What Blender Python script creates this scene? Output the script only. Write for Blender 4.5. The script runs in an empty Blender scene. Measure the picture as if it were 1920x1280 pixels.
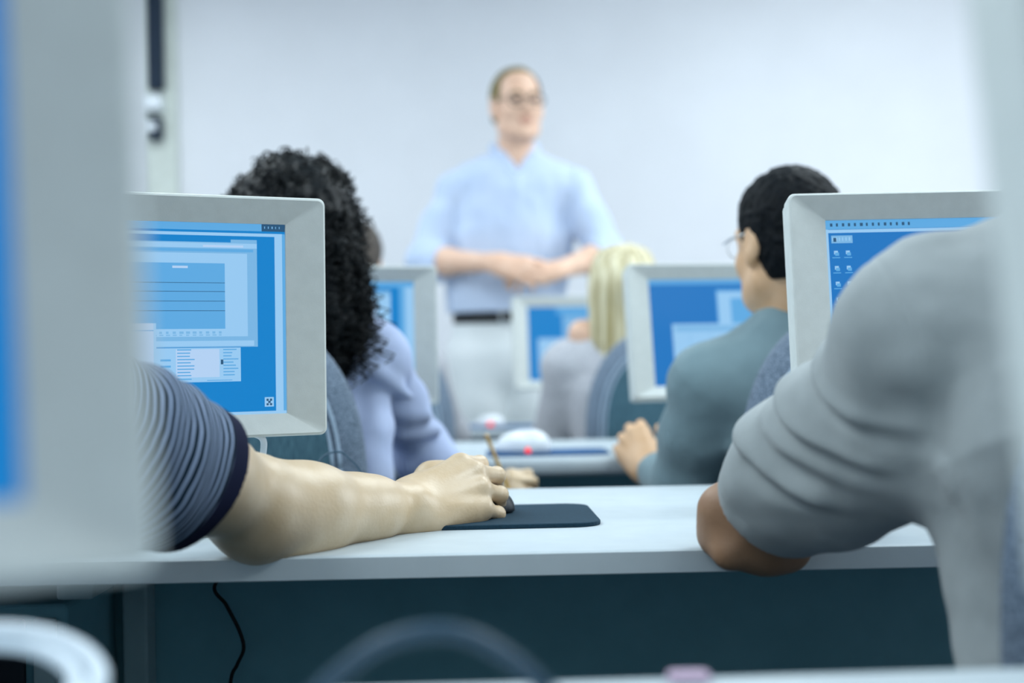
import bpy, math, random
import numpy as np
from mathutils import Matrix, Vector

sc = bpy.context.scene
COL = sc.collection
random.seed(4)
RNG = np.random.default_rng(7)

# ------------------------------------------------------------------ camera, world, lights, exposure
F_PX, CAM_Z = 1920 * 50 / 36, 0.926
PITCH, ROLL = math.radians(0.86), math.radians(1.05)
_r = Vector((math.cos(ROLL), 0, -math.sin(ROLL)))
_f = Vector((0, math.cos(PITCH), math.sin(PITCH)))
_u = _r.cross(_f).normalized()
_f = _u.cross(_r).normalized()
cam_d = bpy.data.cameras.new('camera')
cam_d.lens, cam_d.sensor_width = 50, 36
cam_d.clip_start = 0.05
cam_d.dof.use_dof = True
cam_d.dof.focus_distance = 1.66
cam_d.dof.aperture_fstop = 2.5
cam = bpy.data.objects.new('camera', cam_d)
COL.objects.link(cam)
cam.matrix_world = Matrix(((_r.x, _u.x, -_f.x, 0), (_r.y, _u.y, -_f.y, 0), (_r.z, _u.z, -_f.z, CAM_Z), (0, 0, 0, 1)))
sc.camera = cam

w = bpy.data.worlds.new('world')
sc.world = w
w.use_nodes = True
w.node_tree.nodes['Background'].inputs[0].default_value = (0.45, 0.75, 1, 1)
w.node_tree.nodes['Background'].inputs[1].default_value = 0.15

def area(name, loc, target, sx, sy, power, col):
    l = bpy.data.lights.new(name, 'AREA')
    l.shape, l.size, l.size_y, l.energy, l.color = 'RECTANGLE', sx, sy, power, col
    o = bpy.data.objects.new(name, l)
    o.location = loc
    o.rotation_euler = (Vector(target) - Vector(loc)).to_track_quat('-Z', 'Y').to_euler()
    COL.objects.link(o)
COOL = (0.86, 0.96, 1.0)
for lx in (-1.5, 1.3):
    for ly, pw in ((-0.3, 18), (1.5, 30), (3.1, 28), (4.8, 19)):
        area('ceiling_lamp', (lx, ly, 2.72), (lx, ly, 0), 1.2, 0.6, pw, COOL)
area('window_daylight', (3.3, 3.9, 1.75), (0, 4.3, 1.2), 2.4, 1.3, 50, (0.9, 0.97, 1.0))

sc.view_settings.view_transform = 'Standard'
sc.view_settings.look = 'None'
sc.view_settings.gamma = 1
sc.view_settings.use_curve_mapping = False
sc.view_settings.exposure = 0.0

# ------------------------------------------------------------------ helpers
def V(*a):
    return np.array(a, float)

_cr, _cu, _cf = (np.array(v) for v in (_r, _u, _f))
def at(px, py, d):
    """a pixel of the 1920x1280 photograph at a distance d along the view -> the point in the room"""
    return V(0, 0, CAM_Z) + d * (_cf + _cr * (px - 960) / F_PX - _cu * (py - 640) / F_PX)

def unit(v):
    v = np.asarray(v, float)
    return v / np.linalg.norm(v)

def lin(c):
    out = []
    for x in c[:3]:
        x = x / 255
        out.append(x / 12.92 if x <= 0.04045 else ((x + 0.055) / 1.055) ** 2.4)
    return (*out, 1)

def new_mat(name):
    m = bpy.data.materials.new(name)
    m.use_nodes = True
    nt = m.node_tree
    return m, nt, nt.nodes['Principled BSDF']

def mat(name, col, rough=0.5, spec=0.4, col2=None, scale=30, bump=0.0, bscale=400, stretch=(1, 1, 1), metal=0, sheen=0, detail=3):
    m, nt, b = new_mat(name)
    b.inputs['Roughness'].default_value = rough
    b.inputs['Specular IOR Level'].default_value = spec
    b.inputs['Metallic'].default_value = metal
    if sheen:
        b.inputs['Sheen Weight'].default_value = sheen
        b.inputs['Sheen Roughness'].default_value = 0.5
    tc = nt.nodes.new('ShaderNodeTexCoord')
    mp = nt.nodes.new('ShaderNodeMapping')
    mp.inputs['Scale'].default_value = stretch
    nt.links.new(tc.outputs['Object'], mp.inputs['Vector'])
    n = nt.nodes.new('ShaderNodeTexNoise')
    n.inputs['Scale'].default_value = scale
    n.inputs['Detail'].default_value = detail
    nt.links.new(mp.outputs[0], n.inputs['Vector'])
    r = nt.nodes.new('ShaderNodeValToRGB')
    r.color_ramp.elements[0].position, r.color_ramp.elements[1].position = 0.35, 0.65
    r.color_ramp.elements[0].color = lin(col)
    r.color_ramp.elements[1].color = lin(col2 or tuple(min(255, c * 1.04) for c in col))
    nt.links.new(n.outputs['Fac'], r.inputs[0])
    nt.links.new(r.outputs[0], b.inputs['Base Color'])
    if bump:
        n2 = nt.nodes.new('ShaderNodeTexNoise')
        n2.inputs['Scale'].default_value = bscale
        nt.links.new(mp.outputs[0], n2.inputs['Vector'])
        bp = nt.nodes.new('ShaderNodeBump')
        bp.inputs['Strength'].default_value = bump
        bp.inputs['Distance'].default_value = 0.002
        nt.links.new(n2.outputs['Fac'], bp.inputs['Height'])
        nt.links.new(bp.outputs[0], b.inputs['Normal'])
    return m

def striped(name, axis, origin, period, light, dark, duty, band=None, band_from=None):
    """stripes across an axis of the cloth; past band_from the plain cuff colour"""
    m, nt, b = new_mat(name)
    b.inputs['Roughness'].default_value = 0.85
    b.inputs['Specular IOR Level'].default_value = 0.15
    tc = nt.nodes.new('ShaderNodeTexCoord')
    sub = nt.nodes.new('ShaderNodeVectorMath'); sub.operation = 'SUBTRACT'
    sub.inputs[1].default_value = tuple(origin)
    nt.links.new(tc.outputs['Object'], sub.inputs[0])
    dot = nt.nodes.new('ShaderNodeVectorMath'); dot.operation = 'DOT_PRODUCT'
    dot.inputs[1].default_value = tuple(axis)
    nt.links.new(sub.outputs[0], dot.inputs[0])
    nz = nt.nodes.new('ShaderNodeTexNoise'); nz.inputs['Scale'].default_value = 14
    nt.links.new(tc.outputs['Object'], nz.inputs['Vector'])
    ma = nt.nodes.new('ShaderNodeMath'); ma.operation = 'MULTIPLY_ADD'
    nt.links.new(nz.outputs['Fac'], ma.inputs[0]); ma.inputs[1].default_value = 0.012
    nt.links.new(dot.outputs['Value'], ma.inputs[2])
    mu = nt.nodes.new('ShaderNodeMath'); mu.operation = 'DIVIDE'; mu.inputs[1].default_value = period
    nt.links.new(ma.outputs[0], mu.inputs[0])
    fr = nt.nodes.new('ShaderNodeMath'); fr.operation = 'FRACT'
    nt.links.new(mu.outputs[0], fr.inputs[0])
    rp = nt.nodes.new('ShaderNodeValToRGB')
    e = rp.color_ramp.elements
    e[0].position, e[0].color = 0.0, lin(dark)
    e[1].position, e[1].color = duty, lin(dark)
    for p, c in ((duty + 0.1, light), (0.9, light), (1.0, dark)):
        k = e.new(p); k.color = lin(c)
    nt.links.new(fr.outputs[0], rp.inputs[0])
    last = rp.outputs[0]
    if band is not None:
        gt = nt.nodes.new('ShaderNodeMath'); gt.operation = 'GREATER_THAN'; gt.inputs[1].default_value = band_from
        nt.links.new(dot.outputs['Value'], gt.inputs[0])
        mx = nt.nodes.new('ShaderNodeMix'); mx.data_type = 'RGBA'
        nt.links.new(gt.outputs[0], mx.inputs['Factor'])
        nt.links.new(last, mx.inputs[6]); mx.inputs[7].default_value = lin(band)
        last = mx.outputs[2]
    nt.links.new(last, b.inputs['Base Color'])
    return m

def glow(name, col, strength=1.0):
    m, nt, b = new_mat(name)
    b.inputs['Base Color'].default_value = (0.01, 0.01, 0.012, 1)
    b.inputs['Roughness'].default_value = 0.35
    b.inputs['Specular IOR Level'].default_value = 0.2
    b.inputs['Emission Color'].default_value = lin(col)
    b.inputs['Emission Strength'].default_value = strength
    return m

def empty(name, loc, rz=0, label=None, cat=None, group=None):
    o = bpy.data.objects.new(name, None)
    o.empty_display_size = 0.05
    o.location = tuple(loc)
    o.rotation_euler = (0, 0, rz)
    COL.objects.link(o)
    tag(o, label, cat, group)
    return o

def tag(o, label=None, cat=None, group=None, kind=None):
    if label: o['label'] = label
    if cat: o['category'] = cat
    if group: o['group'] = group
    if kind: o['kind'] = kind
    return o

def link_mesh(name, verts, faces, mats, parent=None, smooth=True, midx=None, local=True):
    """local=False: the vertices are room coordinates and are shifted to the parent's base"""
    verts = np.asarray(verts, float)
    if not local and parent is not None:
        off = V(*parent.location)
        p = parent.parent
        while p is not None:
            off = off + V(*p.location); p = p.parent
        verts = verts - off
    me = bpy.data.meshes.new(name)
    if isinstance(faces, np.ndarray):
        n, k = faces.shape
        me.vertices.add(len(verts)); me.vertices.foreach_set('co', verts.astype(np.float32).ravel())
        me.loops.add(n * k); me.loops.foreach_set('vertex_index', faces.astype(np.int32).ravel())
        me.polygons.add(n)
        me.polygons.foreach_set('loop_start', np.arange(0, n * k, k, dtype=np.int32))
        me.update(calc_edges=True)
    else:
        me.from_pydata([tuple(v) for v in verts], [], [tuple(f) for f in faces])
    for m in (mats if isinstance(mats, (list, tuple)) else [mats]):
        me.materials.append(m)
    if midx is not None:
        me.polygons.foreach_set('material_index', np.asarray(midx, dtype=np.int32))
    me.polygons.foreach_set('use_smooth', np.full(len(me.polygons), smooth, dtype=bool))
    me.update()
    o = bpy.data.objects.new(name, me)
    COL.objects.link(o)
    if parent is not None:
        o.parent = parent
    return o

class MB:
    """collects faces of one mesh"""
    def __init__(s): s.v, s.f = [], []
    def add(s, v, f):
        n = len(s.v); s.v += [tuple(x) for x in v]; s.f += [tuple(i + n for i in q) for q in f]
    def box(s, x0, x1, y0, y1, z0, z1, bev=0.0, M=None):
        import bmesh
        bm = bmesh.new()
        bmesh.ops.create_cube(bm, size=1)
        for v in bm.verts:
            v.co = Vector(((x0 + x1) / 2 + v.co.x * (x1 - x0), (y0 + y1) / 2 + v.co.y * (y1 - y0), (z0 + z1) / 2 + v.co.z * (z1 - z0)))
        if bev:
            bmesh.ops.bevel(bm, geom=bm.edges[:], offset=bev, segments=3, profile=0.5, affect='EDGES')
        bm.verts.index_update()
        co = [v.co.copy() for v in bm.verts]
        if M is not None: co = [M @ c for c in co]
        s.add(co, [[v.index for v in f.verts] for f in bm.faces]); bm.free()
    def tube(s, pts, r, n=10, cap=True):
        v, f = tube_geo(pts, r, n, cap); s.add(v, f)
    def lathe(s, prof, n=32, c=(0, 0, 0), sx=1, sy=1):
        v, f = [], []
        for (r, z) in prof:
            for i in range(n):
                a = 2 * math.pi * i / n
                v.append((c[0] + r * math.cos(a) * sx, c[1] + r * math.sin(a) * sy, c[2] + z))
        for j in range(len(prof) - 1):
            for i in range(n):
                k = (i + 1) % n
                f.append((j * n + i, j * n + k, (j + 1) * n + k, (j + 1) * n + i))
        f.append(tuple(range(n))[::-1]); f.append(tuple((len(prof) - 1) * n + i for i in range(n)))
        s.add(v, f)
    def build(s, name, m, parent=None, smooth=False, local=True):
        return link_mesh(name, s.v, s.f, m, parent, smooth, local=local)

def smooth_path(pts, n=8):
    P = [np.asarray(p, float) for p in pts]
    P = [2 * P[0] - P[1]] + P + [2 * P[-1] - P[-2]]
    out = []
    for i in range(1, len(P) - 2):
        for k in range(n):
            t = k / n
            a, b, c, d = P[i - 1], P[i], P[i + 1], P[i + 2]
            out.append(0.5 * (2 * b + (c - a) * t + (2 * a - 5 * b + 4 * c - d) * t * t + (3 * b - a - 3 * c + d) * t ** 3))
    out.append(P[-2])
    return out

def tube_geo(pts, r, n=10, cap=True):
    pts = np.asarray(pts, float)
    m = len(pts)
    rad = np.full(m, r) if np.isscalar(r) else np.asarray(r, float)
    T = np.gradient(pts, axis=0)
    T /= np.linalg.norm(T, axis=1)[:, None] + 1e-12
    nrm = np.cross(T[0], V(0.31, 0.2, 0.93))
    if np.linalg.norm(nrm) < 1e-3: nrm = np.cross(T[0], V(1, 0, 0))
    v = []
    ang = np.linspace(0, 2 * np.pi, n, endpoint=False)
    for i in range(m):
        nrm = nrm - T[i] * nrm.dot(T[i]); nrm = nrm / (np.linalg.norm(nrm) + 1e-12)
        b = np.cross(T[i], nrm)
        v.append(pts[i] + rad[i] * (np.cos(ang)[:, None] * nrm + np.sin(ang)[:, None] * b))
    v = np.concatenate(v)
    f = [(i * n + j, i * n + (j + 1) % n, (i + 1) * n + (j + 1) % n, (i + 1) * n + j) for i in range(m - 1) for j in range(n)]
    if cap:
        f.append(tuple(range(n))[::-1]); f.append(tuple((m - 1) * n + j for j in range(n)))
    return v, f

# ------------------------------------------------------------------ organic shapes: rounded cones and ellipsoids blended, then meshed
def rc(a, b, ra, rb, k=0.02):
    a, b = np.asarray(a, float), np.asarray(b, float)
    ab = b - a; L = ab.dot(ab) + 1e-12
    def f(P):
        t = np.clip((P - a) @ ab / L, 0, 1)
        return np.linalg.norm(P - a - t[:, None] * ab, axis=1) - (ra + (rb - ra) * t)
    return (f, k, '+')

def ec(a, b, ra, rb, fr, flat, k=0.05):
    """rounded cone squashed along the direction fr"""
    a, b, fr = np.asarray(a, float), np.asarray(b, float), unit(fr)
    ab = b - a; L = ab.dot(ab) + 1e-12
    def f(P):
        t = np.clip((P - a) @ ab / L, 0, 1)
        q = P - a - t[:, None] * ab
        q = q + np.outer((q @ fr) * (1 / flat - 1), fr)
        return (np.linalg.norm(q, axis=1) - (ra + (rb - ra) * t)) * min(1, flat) ** 0.5
    return (f, k, '+')

def el(c, r, R=None, k=0.02, op='+'):
    c, r = np.asarray(c, float), np.asarray(r, float)
    def f(P):
        q = P - c
        if R is not None: q = q @ R
        k0 = np.linalg.norm(q / r, axis=1); k1 = np.linalg.norm(q / (r * r), axis=1) + 1e-9
        return k0 * (k0 - 1) / k1
    return (f, k, op)

def minus(p, k=None):
    return (p[0], p[1] if k is None else k, '-')

def blend(prims):
    def F(P):
        d = None
        for f, k, op in prims:
            e = f(P)
            if d is None: d = e; continue
            if op == '+':
                h = np.maximum(k - np.abs(d - e), 0) / k
                d = np.minimum(d, e) - h * h * k * 0.25
            else:
                e = -e
                h = np.maximum(k - np.abs(d - e), 0) / k
                d = np.maximum(d, e) + h * h * k * 0.25
        return d
    return F

def vnoise(P, seed=0):
    i = np.floor(P).astype(np.int64); f = P - i; u = f * f * (3 - 2 * f)
    def h(x, y, z):
        n = (x * 73856093) ^ (y * 19349663) ^ (z * 83492791) ^ (seed * 2654435)
        n = (n ^ (n >> 13)) * 1274126177
        n = n & 0xffffffff
        n = (n ^ (n >> 16)) & 0xffff
        return n / 32767.5 - 1
    r = 0
    for dx in (0, 1):
        for dy in (0, 1):
            for dz in (0, 1):
                wgt = (u[:, 0] if dx else 1 - u[:, 0]) * (u[:, 1] if dy else 1 - u[:, 1]) * (u[:, 2] if dz else 1 - u[:, 2])
                r = r + wgt * h(i[:, 0] + dx, i[:, 1] + dy, i[:, 2] + dz)
    return r

OFF = np.array([(i, j, k) for i in (0, 1) for j in (0, 1) for k in (0, 1)])
EDG = [(a, b) for a in range(8) for b in range(a + 1, 8) if np.abs(OFF[a] - OFF[b]).sum() == 1]
def surf(f, lo, hi, h, slack=1.5):
    """mesh of f = 0 inside the box, refined only near the surface"""
    lo, hi = np.asarray(lo, float), np.asarray(hi, float)
    lev = 16
    n = np.ceil((hi - lo) / (h * lev)).astype(int) + 1
    idx = np.stack(np.meshgrid(*[np.arange(x) for x in n], indexing='ij'), -1).reshape(-1, 3)
    while True:
        d = f(lo + (idx + 0.5) * h * lev)
        idx = idx[np.abs(d) < h * lev * 0.87 * slack + 0.5 * h]
        if lev == 1: break
        idx = (idx[:, None, :] * 2 + OFF[None]).reshape(-1, 3)
        lev //= 2
    N = (n * 16 + 4).astype(np.int64)
    key = lambda q: ((q[..., 0] + 1) * N[1] + (q[..., 1] + 1)) * N[2] + (q[..., 2] + 1)
    C = idx[:, None, :] + OFF[None]
    ku, inv = np.unique(key(C).ravel(), return_inverse=True)
    z = ku % N[2]; y = (ku // N[2]) % N[1]; x = ku // (N[1] * N[2])
    val = f(lo + (np.stack([x, y, z], -1) - 1) * h)
    val = np.where(val == 0, 1e-9, val)
    cv = val[inv].reshape(-1, 8)
    act = (cv.min(1) < 0) & (cv.max(1) > 0)
    idx, cv = idx[act], cv[act]
    acc = np.zeros((len(idx), 3)); cnt = np.zeros(len(idx))
    for a, b in EDG:
        va, vb = cv[:, a], cv[:, b]
        m = (va < 0) != (vb < 0)
        t = np.where(m, va / np.where(m, va - vb, 1), 0)
        acc += np.where(m[:, None], OFF[a] + t[:, None] * (OFF[b] - OFF[a]), 0); cnt += m
    verts = lo + (idx + acc / cnt[:, None]) * h
    kk = key(idx); order = np.argsort(kk); ks = kk[order]
    def find(q):
        k_ = key(q); p = np.minimum(np.searchsorted(ks, k_), len(ks) - 1)
        return np.where(ks[p] == k_, order[p], -1)
    faces = []
    E = np.eye(3, dtype=int)
    for a in range(3):
        b, c = (a + 1) % 3, (a + 2) % 3
        m = (cv[:, 0] < 0) != (cv[:, [4, 2, 1][a]] < 0)
        q = idx[m]; neg = cv[m, 0] < 0
        ids = np.stack([find(q), find(q - E[b]), find(q - E[b] - E[c]), find(q - E[c])], -1)
        ok = (ids >= 0).all(1); ids, neg = ids[ok], neg[ok]
        ids[~neg] = ids[~neg][:, ::-1]
        faces.append(ids)
    return verts, np.concatenate(faces)

def grad(f, P, e=1e-3):
    g = np.stack([f(P + e * np.eye(3)[i]) - f(P - e * np.eye(3)[i]) for i in range(3)], -1)
    return g / (np.linalg.norm(g, axis=1)[:, None] + 1e-12)

def organic(name, f, lo, hi, h, m, parent, slack=1.5, zones=None):
    v, q = surf(f, lo, hi, h, slack)
    midx = zones(v[q].mean(1)) if zones else None
    return link_mesh(name, v, q, m, parent, True, midx, local=False)

# ------------------------------------------------------------------ materials
M_wall = mat('wall_paint', (229, 231, 236), 0.9, 0.1, (233, 235, 240), 3, 0.05, 300)
M_floor = mat('carpet', (70, 84, 96), 0.95, 0.1, (82, 96, 108), 60, 0.4, 500)
M_ceil = mat('ceiling_tile', (228, 234, 238), 0.9, 0.1, (220, 228, 232), 40)
M_trim = mat('painted_trim', (205, 212, 205), 0.6, 0.3)
M_base = mat('rubber_base', (60, 72, 84), 0.7, 0.3)
M_top = mat('desk_laminate', (188, 200, 207), 0.42, 0.35, (193, 205, 211), 25)
M_edge = mat('desk_edging', (212, 224, 230), 0.5, 0.35, (216, 228, 234), 25)
M_panel = mat('modesty_laminate', (120, 174, 186), 0.75, 0.25, (126, 180, 192), 18)
M_leg = mat('desk_steel', (160, 184, 188), 0.5, 0.4, (166, 190, 194), 15)
M_plastic = mat('monitor_plastic', (205, 212, 210), 0.55, 0.3, (210, 217, 215), 60, 0.08, 900)
M_dark = mat('dark_plastic', (28, 36, 44), 0.45, 0.4)
M_chair = mat('chair_fabric', (72, 88, 104), 0.95, 0.1, (134, 150, 170), 330, 0.5, 500, sheen=0.3)
M_chairp = mat('chair_panel_fabric', (52, 82, 96), 0.95, 0.1, (78, 110, 124), 200, 0.5, 500, stretch=(3.0, 1, 0.3), sheen=0.2)
M_seam = mat('chair_seam', (150, 168, 186), 0.9, 0.1)
M_pad = mat('pad_foam', (20, 50, 66), 0.8, 0.25, (26, 58, 76), 300, 0.2, 900)
M_pad2 = mat('pad_cloth', (58, 96, 140), 0.8, 0.2)
M_white = mat('white_plastic', (232, 238, 244), 0.3, 0.5)
M_cable = mat('white_cable', (214, 226, 236), 0.4, 0.4)
M_cabledark = mat('black_cable', (10, 14, 20), 0.5, 0.3)
M_cablegrey = mat('grey_cable', (44, 74, 94), 0.45, 0.4)
M_red = glow('red_lamp', (255, 44, 22), 1.6)
M_skin = mat('skin', (206, 180, 144), 0.38, 0.6, (214, 191, 160), 28, 0.15, 260)
M_skin_tan = mat('skin_tan', (152, 116, 88), 0.45, 0.4, (162, 126, 98), 28, 0.12, 260)
M_skin_warm = mat('skin_warm', (214, 172, 132), 0.45, 0.35, (222, 184, 148), 25, 0.1, 260)
M_skin_pink = mat('skin_pink', (226, 184, 158), 0.42, 0.4, (232, 194, 170), 25)
M_lip = mat('lip', (190, 140, 122), 0.45, 0.4)
M_eye = mat('eye_dark', (52, 56, 56), 0.3, 0.5)
M_shirt_grey = mat('grey_knit', (160, 168, 170), 0.92, 0.12, (166, 174, 176), 30, 0.25, 900, sheen=0.15)
M_shirt_lav = mat('lavender_cotton', (178, 192, 224), 0.85, 0.15, (186, 199, 229), 14, 0.15, 800)
M_shirt_teal = mat('teal_grey_knit', (120, 144, 152), 0.92, 0.1, (126, 150, 158), 14, 0.3, 800, sheen=0.2)
M_shirt_blue = mat('blue_oxford', (190, 206, 232), 0.8, 0.15, (198, 213, 237), 12, 0.1, 700)
M_sweater = mat('grey_sweater', (182, 184, 192), 0.95, 0.1, (196, 198, 204), 80, 0.3, 500)
M_chino = mat('cream_chino', (222, 228, 230), 0.85, 0.15, (228, 233, 235), 12)
M_jean = mat('dark_jeans', (44, 58, 84), 0.9, 0.1, (52, 68, 96), 60)
M_shoe = mat('shoe_leather', (34, 32, 32), 0.5, 0.4)
M_belt = mat('belt_leather', (24, 28, 32), 0.5, 0.4)
M_metal = mat('steel', (190, 196, 200), 0.3, 0.5, metal=0.9)
M_hair_black = mat('black_hair', (4, 9, 13), 0.6, 0.12, (8, 14, 20), 90, 0.5, 300)
M_curl = mat('black_curls', (4, 8, 11), 0.45, 0.2, (9, 15, 19), 40, 0.3, 300)
M_blond = mat('blond_hair', (198, 186, 142), 0.45, 0.4, (236, 230, 200), 70, 0.4, 120, stretch=(1, 1, 0.06))
M_blond2 = mat('blond_shade', (172, 158, 112), 0.45, 0.4, (240, 234, 206), 70, stretch=(1, 1, 0.05))
M_brown = mat('brown_hair', (62, 56, 50), 0.55, 0.25, (84, 76, 70), 60)
M_sandy = mat('sandy_hair', (104, 92, 52), 0.5, 0.3, (134, 120, 76), 60)
M_pencil = mat('yellow_pencil', (188, 152, 78), 0.45, 0.4)
M_wood = mat('pencil_wood', (214, 180, 130), 0.7, 0.2)
M_rubber = mat('pink_rubber', (190, 168, 190), 0.7, 0.2)
M_speaker = mat('dark_speaker', (18, 38, 58), 0.6, 0.3)

# ------------------------------------------------------------------ the room
DESK_Z = 0.73
def structure(name, x0, x1, y0, y1, z0, z1, m, bev=0):
    b = MB(); b.box(x0, x1, y0, y1, z0, z1, bev)
    return tag(b.build(name, m), kind='structure')
X0, X1, Y0, Y1, ZC = -2.6, 3.5, -2.0, 6.2, 2.78
structure('floor', X0 - 0.1, X1 + 0.1, Y0 - 0.1, Y1 + 0.1, -0.08, 0, M_floor)
structure('ceiling', X0 - 0.1, X1 + 0.1, Y0 - 0.1, Y1 + 0.1, ZC, ZC + 0.08, M_ceil)
structure('wall_front', X0 - 0.1, X1 + 0.1, Y1, Y1 + 0.1, 0, ZC, M_wall)
structure('wall_back', X0 - 0.1, X1 + 0.1, Y0 - 0.1, Y0, 0, ZC, M_wall)
structure('wall_left', X0 - 0.1, X0, Y0, Y1, 0, ZC, M_wall)
structure('wall_right', X1, X1 + 0.1, Y0, Y1, 0, ZC, M_wall)
structure('baseboard_front', X0, X1, Y1 - 0.015, Y1, 0, 0.1, M_base)
structure('trim_1', -1.575, -1.437, Y1 - 0.05, Y1, 0.1, ZC, M_trim, 0.006)

t = empty('wall_speaker', (-1.51, Y1 - 0.05, 2.13), 0, 'slim dark upright box mounted high on the pale post at left', 'speaker')
b = MB(); b.box(-0.038, 0.03, -0.06, 0, 0, 0.55, 0.012); b.build('cabinet', M_speaker, t)
b = MB(); b.box(-0.06, 0.02, -0.07, 0, -0.09, -0.025, 0.012); b.build('bracket', M_white, t)
b = MB(); b.box(-0.045, 0.02, -0.06, 0, -0.215, -0.115, 0.01); b.build('junction_box', M_speaker, t)
b = MB(); b.box(-0.055, 0.0, -0.064, -0.059, -0.178, -0.145, 0.002); b.build('face_plate', M_white, t)

# ------------------------------------------------------------------ desks
def desk(x0, x1, y0, y1, thick, rz, label, bull=0.004, panel_y=0.55, zlow=0.2, legs=None):
    cx, cy = (x0 + x1) / 2, (y0 + y1) / 2
    t = empty('computer_desk', (cx, cy, 0), math.radians(rz), label, 'desk')
    hx, hy = (x1 - x0) / 2, (y1 - y0) / 2
    b = MB(); b.box(-hx, hx, -hy + 0.003, hy - 0.003, DESK_Z - thick, DESK_Z, min(bull, thick * 0.45)); top = b.build('tabletop', M_top, t, smooth=False)
    b = MB(); b.box(-hx, hx, -hy, -hy + 0.0029, DESK_Z - thick + 0.001, DESK_Z - 0.0012, 0.001)
    if bull < 0.01: b.build('edge_band', M_edge, t)
    py = -hy + 2 * hy * panel_y
    b = MB(); b.box(-hx + 0.06, hx - 0.06, py, py + 0.018, zlow, DESK_Z - thick - 0.001, 0.002); b.build('modesty_panel', M_panel, t)
    for x in (legs or (0.07 - hx, hx - 0.07)):
        x = x - cx if legs else x
        b = MB()
        b.box(x - 0.016, x + 0.016, py - 0.05, py - 0.002, 0.03, DESK_Z - thick, 0.004)
        b.box(x - 0.022, x + 0.022, -hy + 0.08, hy - 0.06, 0.0, 0.035, 0.006)
        b.box(x - 0.02, x + 0.02, -hy + 0.1, hy - 0.08, DESK_Z - thick - 0.03, DESK_Z - thick, 0.004)
        b.build('leg', M_leg, t)
    return t
desk(-1.25, 1.25, 0.2, 0.88, 0.028, 3.0, 'nearest white desk, only its far edge shows along the bottom of the frame')
desk(-1.45, 1.6, 1.475, 2.225, 0.0255, 1.0, 'white desk under the bare forearm, with a dark mouse pad on it', panel_y=0.55, legs=(-0.49, 1.53))
desk(-1.5, 1.5, 2.89, 3.6, 0.036, 0.8, 'white desk with rounded edge holding the white mouse on a blue pad', bull=0.014)
desk(-1.5, 1.5, 4.2, 4.64, 0.036, 0.8, 'farthest white desk, directly in front of the standing man in blue shirt', bull=0.014)

t = empty('computer_case', (-0.595, 1.66, 0), 0, 'dark computer case standing under the white desk at the lower left', 'computer')
b = MB(); b.box(-0.072, 0.072, 0, 0.2, 0.012, 0.655, 0.006); b.build('case', M_panel, t)
b = MB(); b.box(-0.05, 0.025, -0.012, -0.0005, 0.03, 0.64, 0.005); b.build('front_panel', M_dark, t)
for x in (-0.062, 0.045): b = MB(); b.box(x - 0.011, x + 0.016, -0.008, -0.0005, 0.03, 0.64, 0.003); b.build('side_strip', M_leg, t)
for x in (-0.05, 0.05): b = MB(); b.box(x - 0.02, x + 0.02, 0.01, 0.19, 0, 0.0118, 0.003); b.build('foot', M_dark, t)

# ------------------------------------------------------------------ monitors
SW, SH, BS, BT, BB = 0.304, 0.228, 0.047, 0.032, 0.027
C_DEEP, C_DEEP2, C_MID, C_LITE, C_PALE, C_GREY, C_INK = range(7)
SCREEN = [glow('screen_deep', (8, 128, 202)), glow('screen_royal', (22, 116, 192)), glow('screen_mid', (92, 168, 224)), glow('screen_light', (150, 200, 240)),
          glow('screen_pale', (178, 208, 242)), glow('screen_steel', (120, 180, 226)), glow('screen_ink', (40, 84, 120))]

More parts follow.
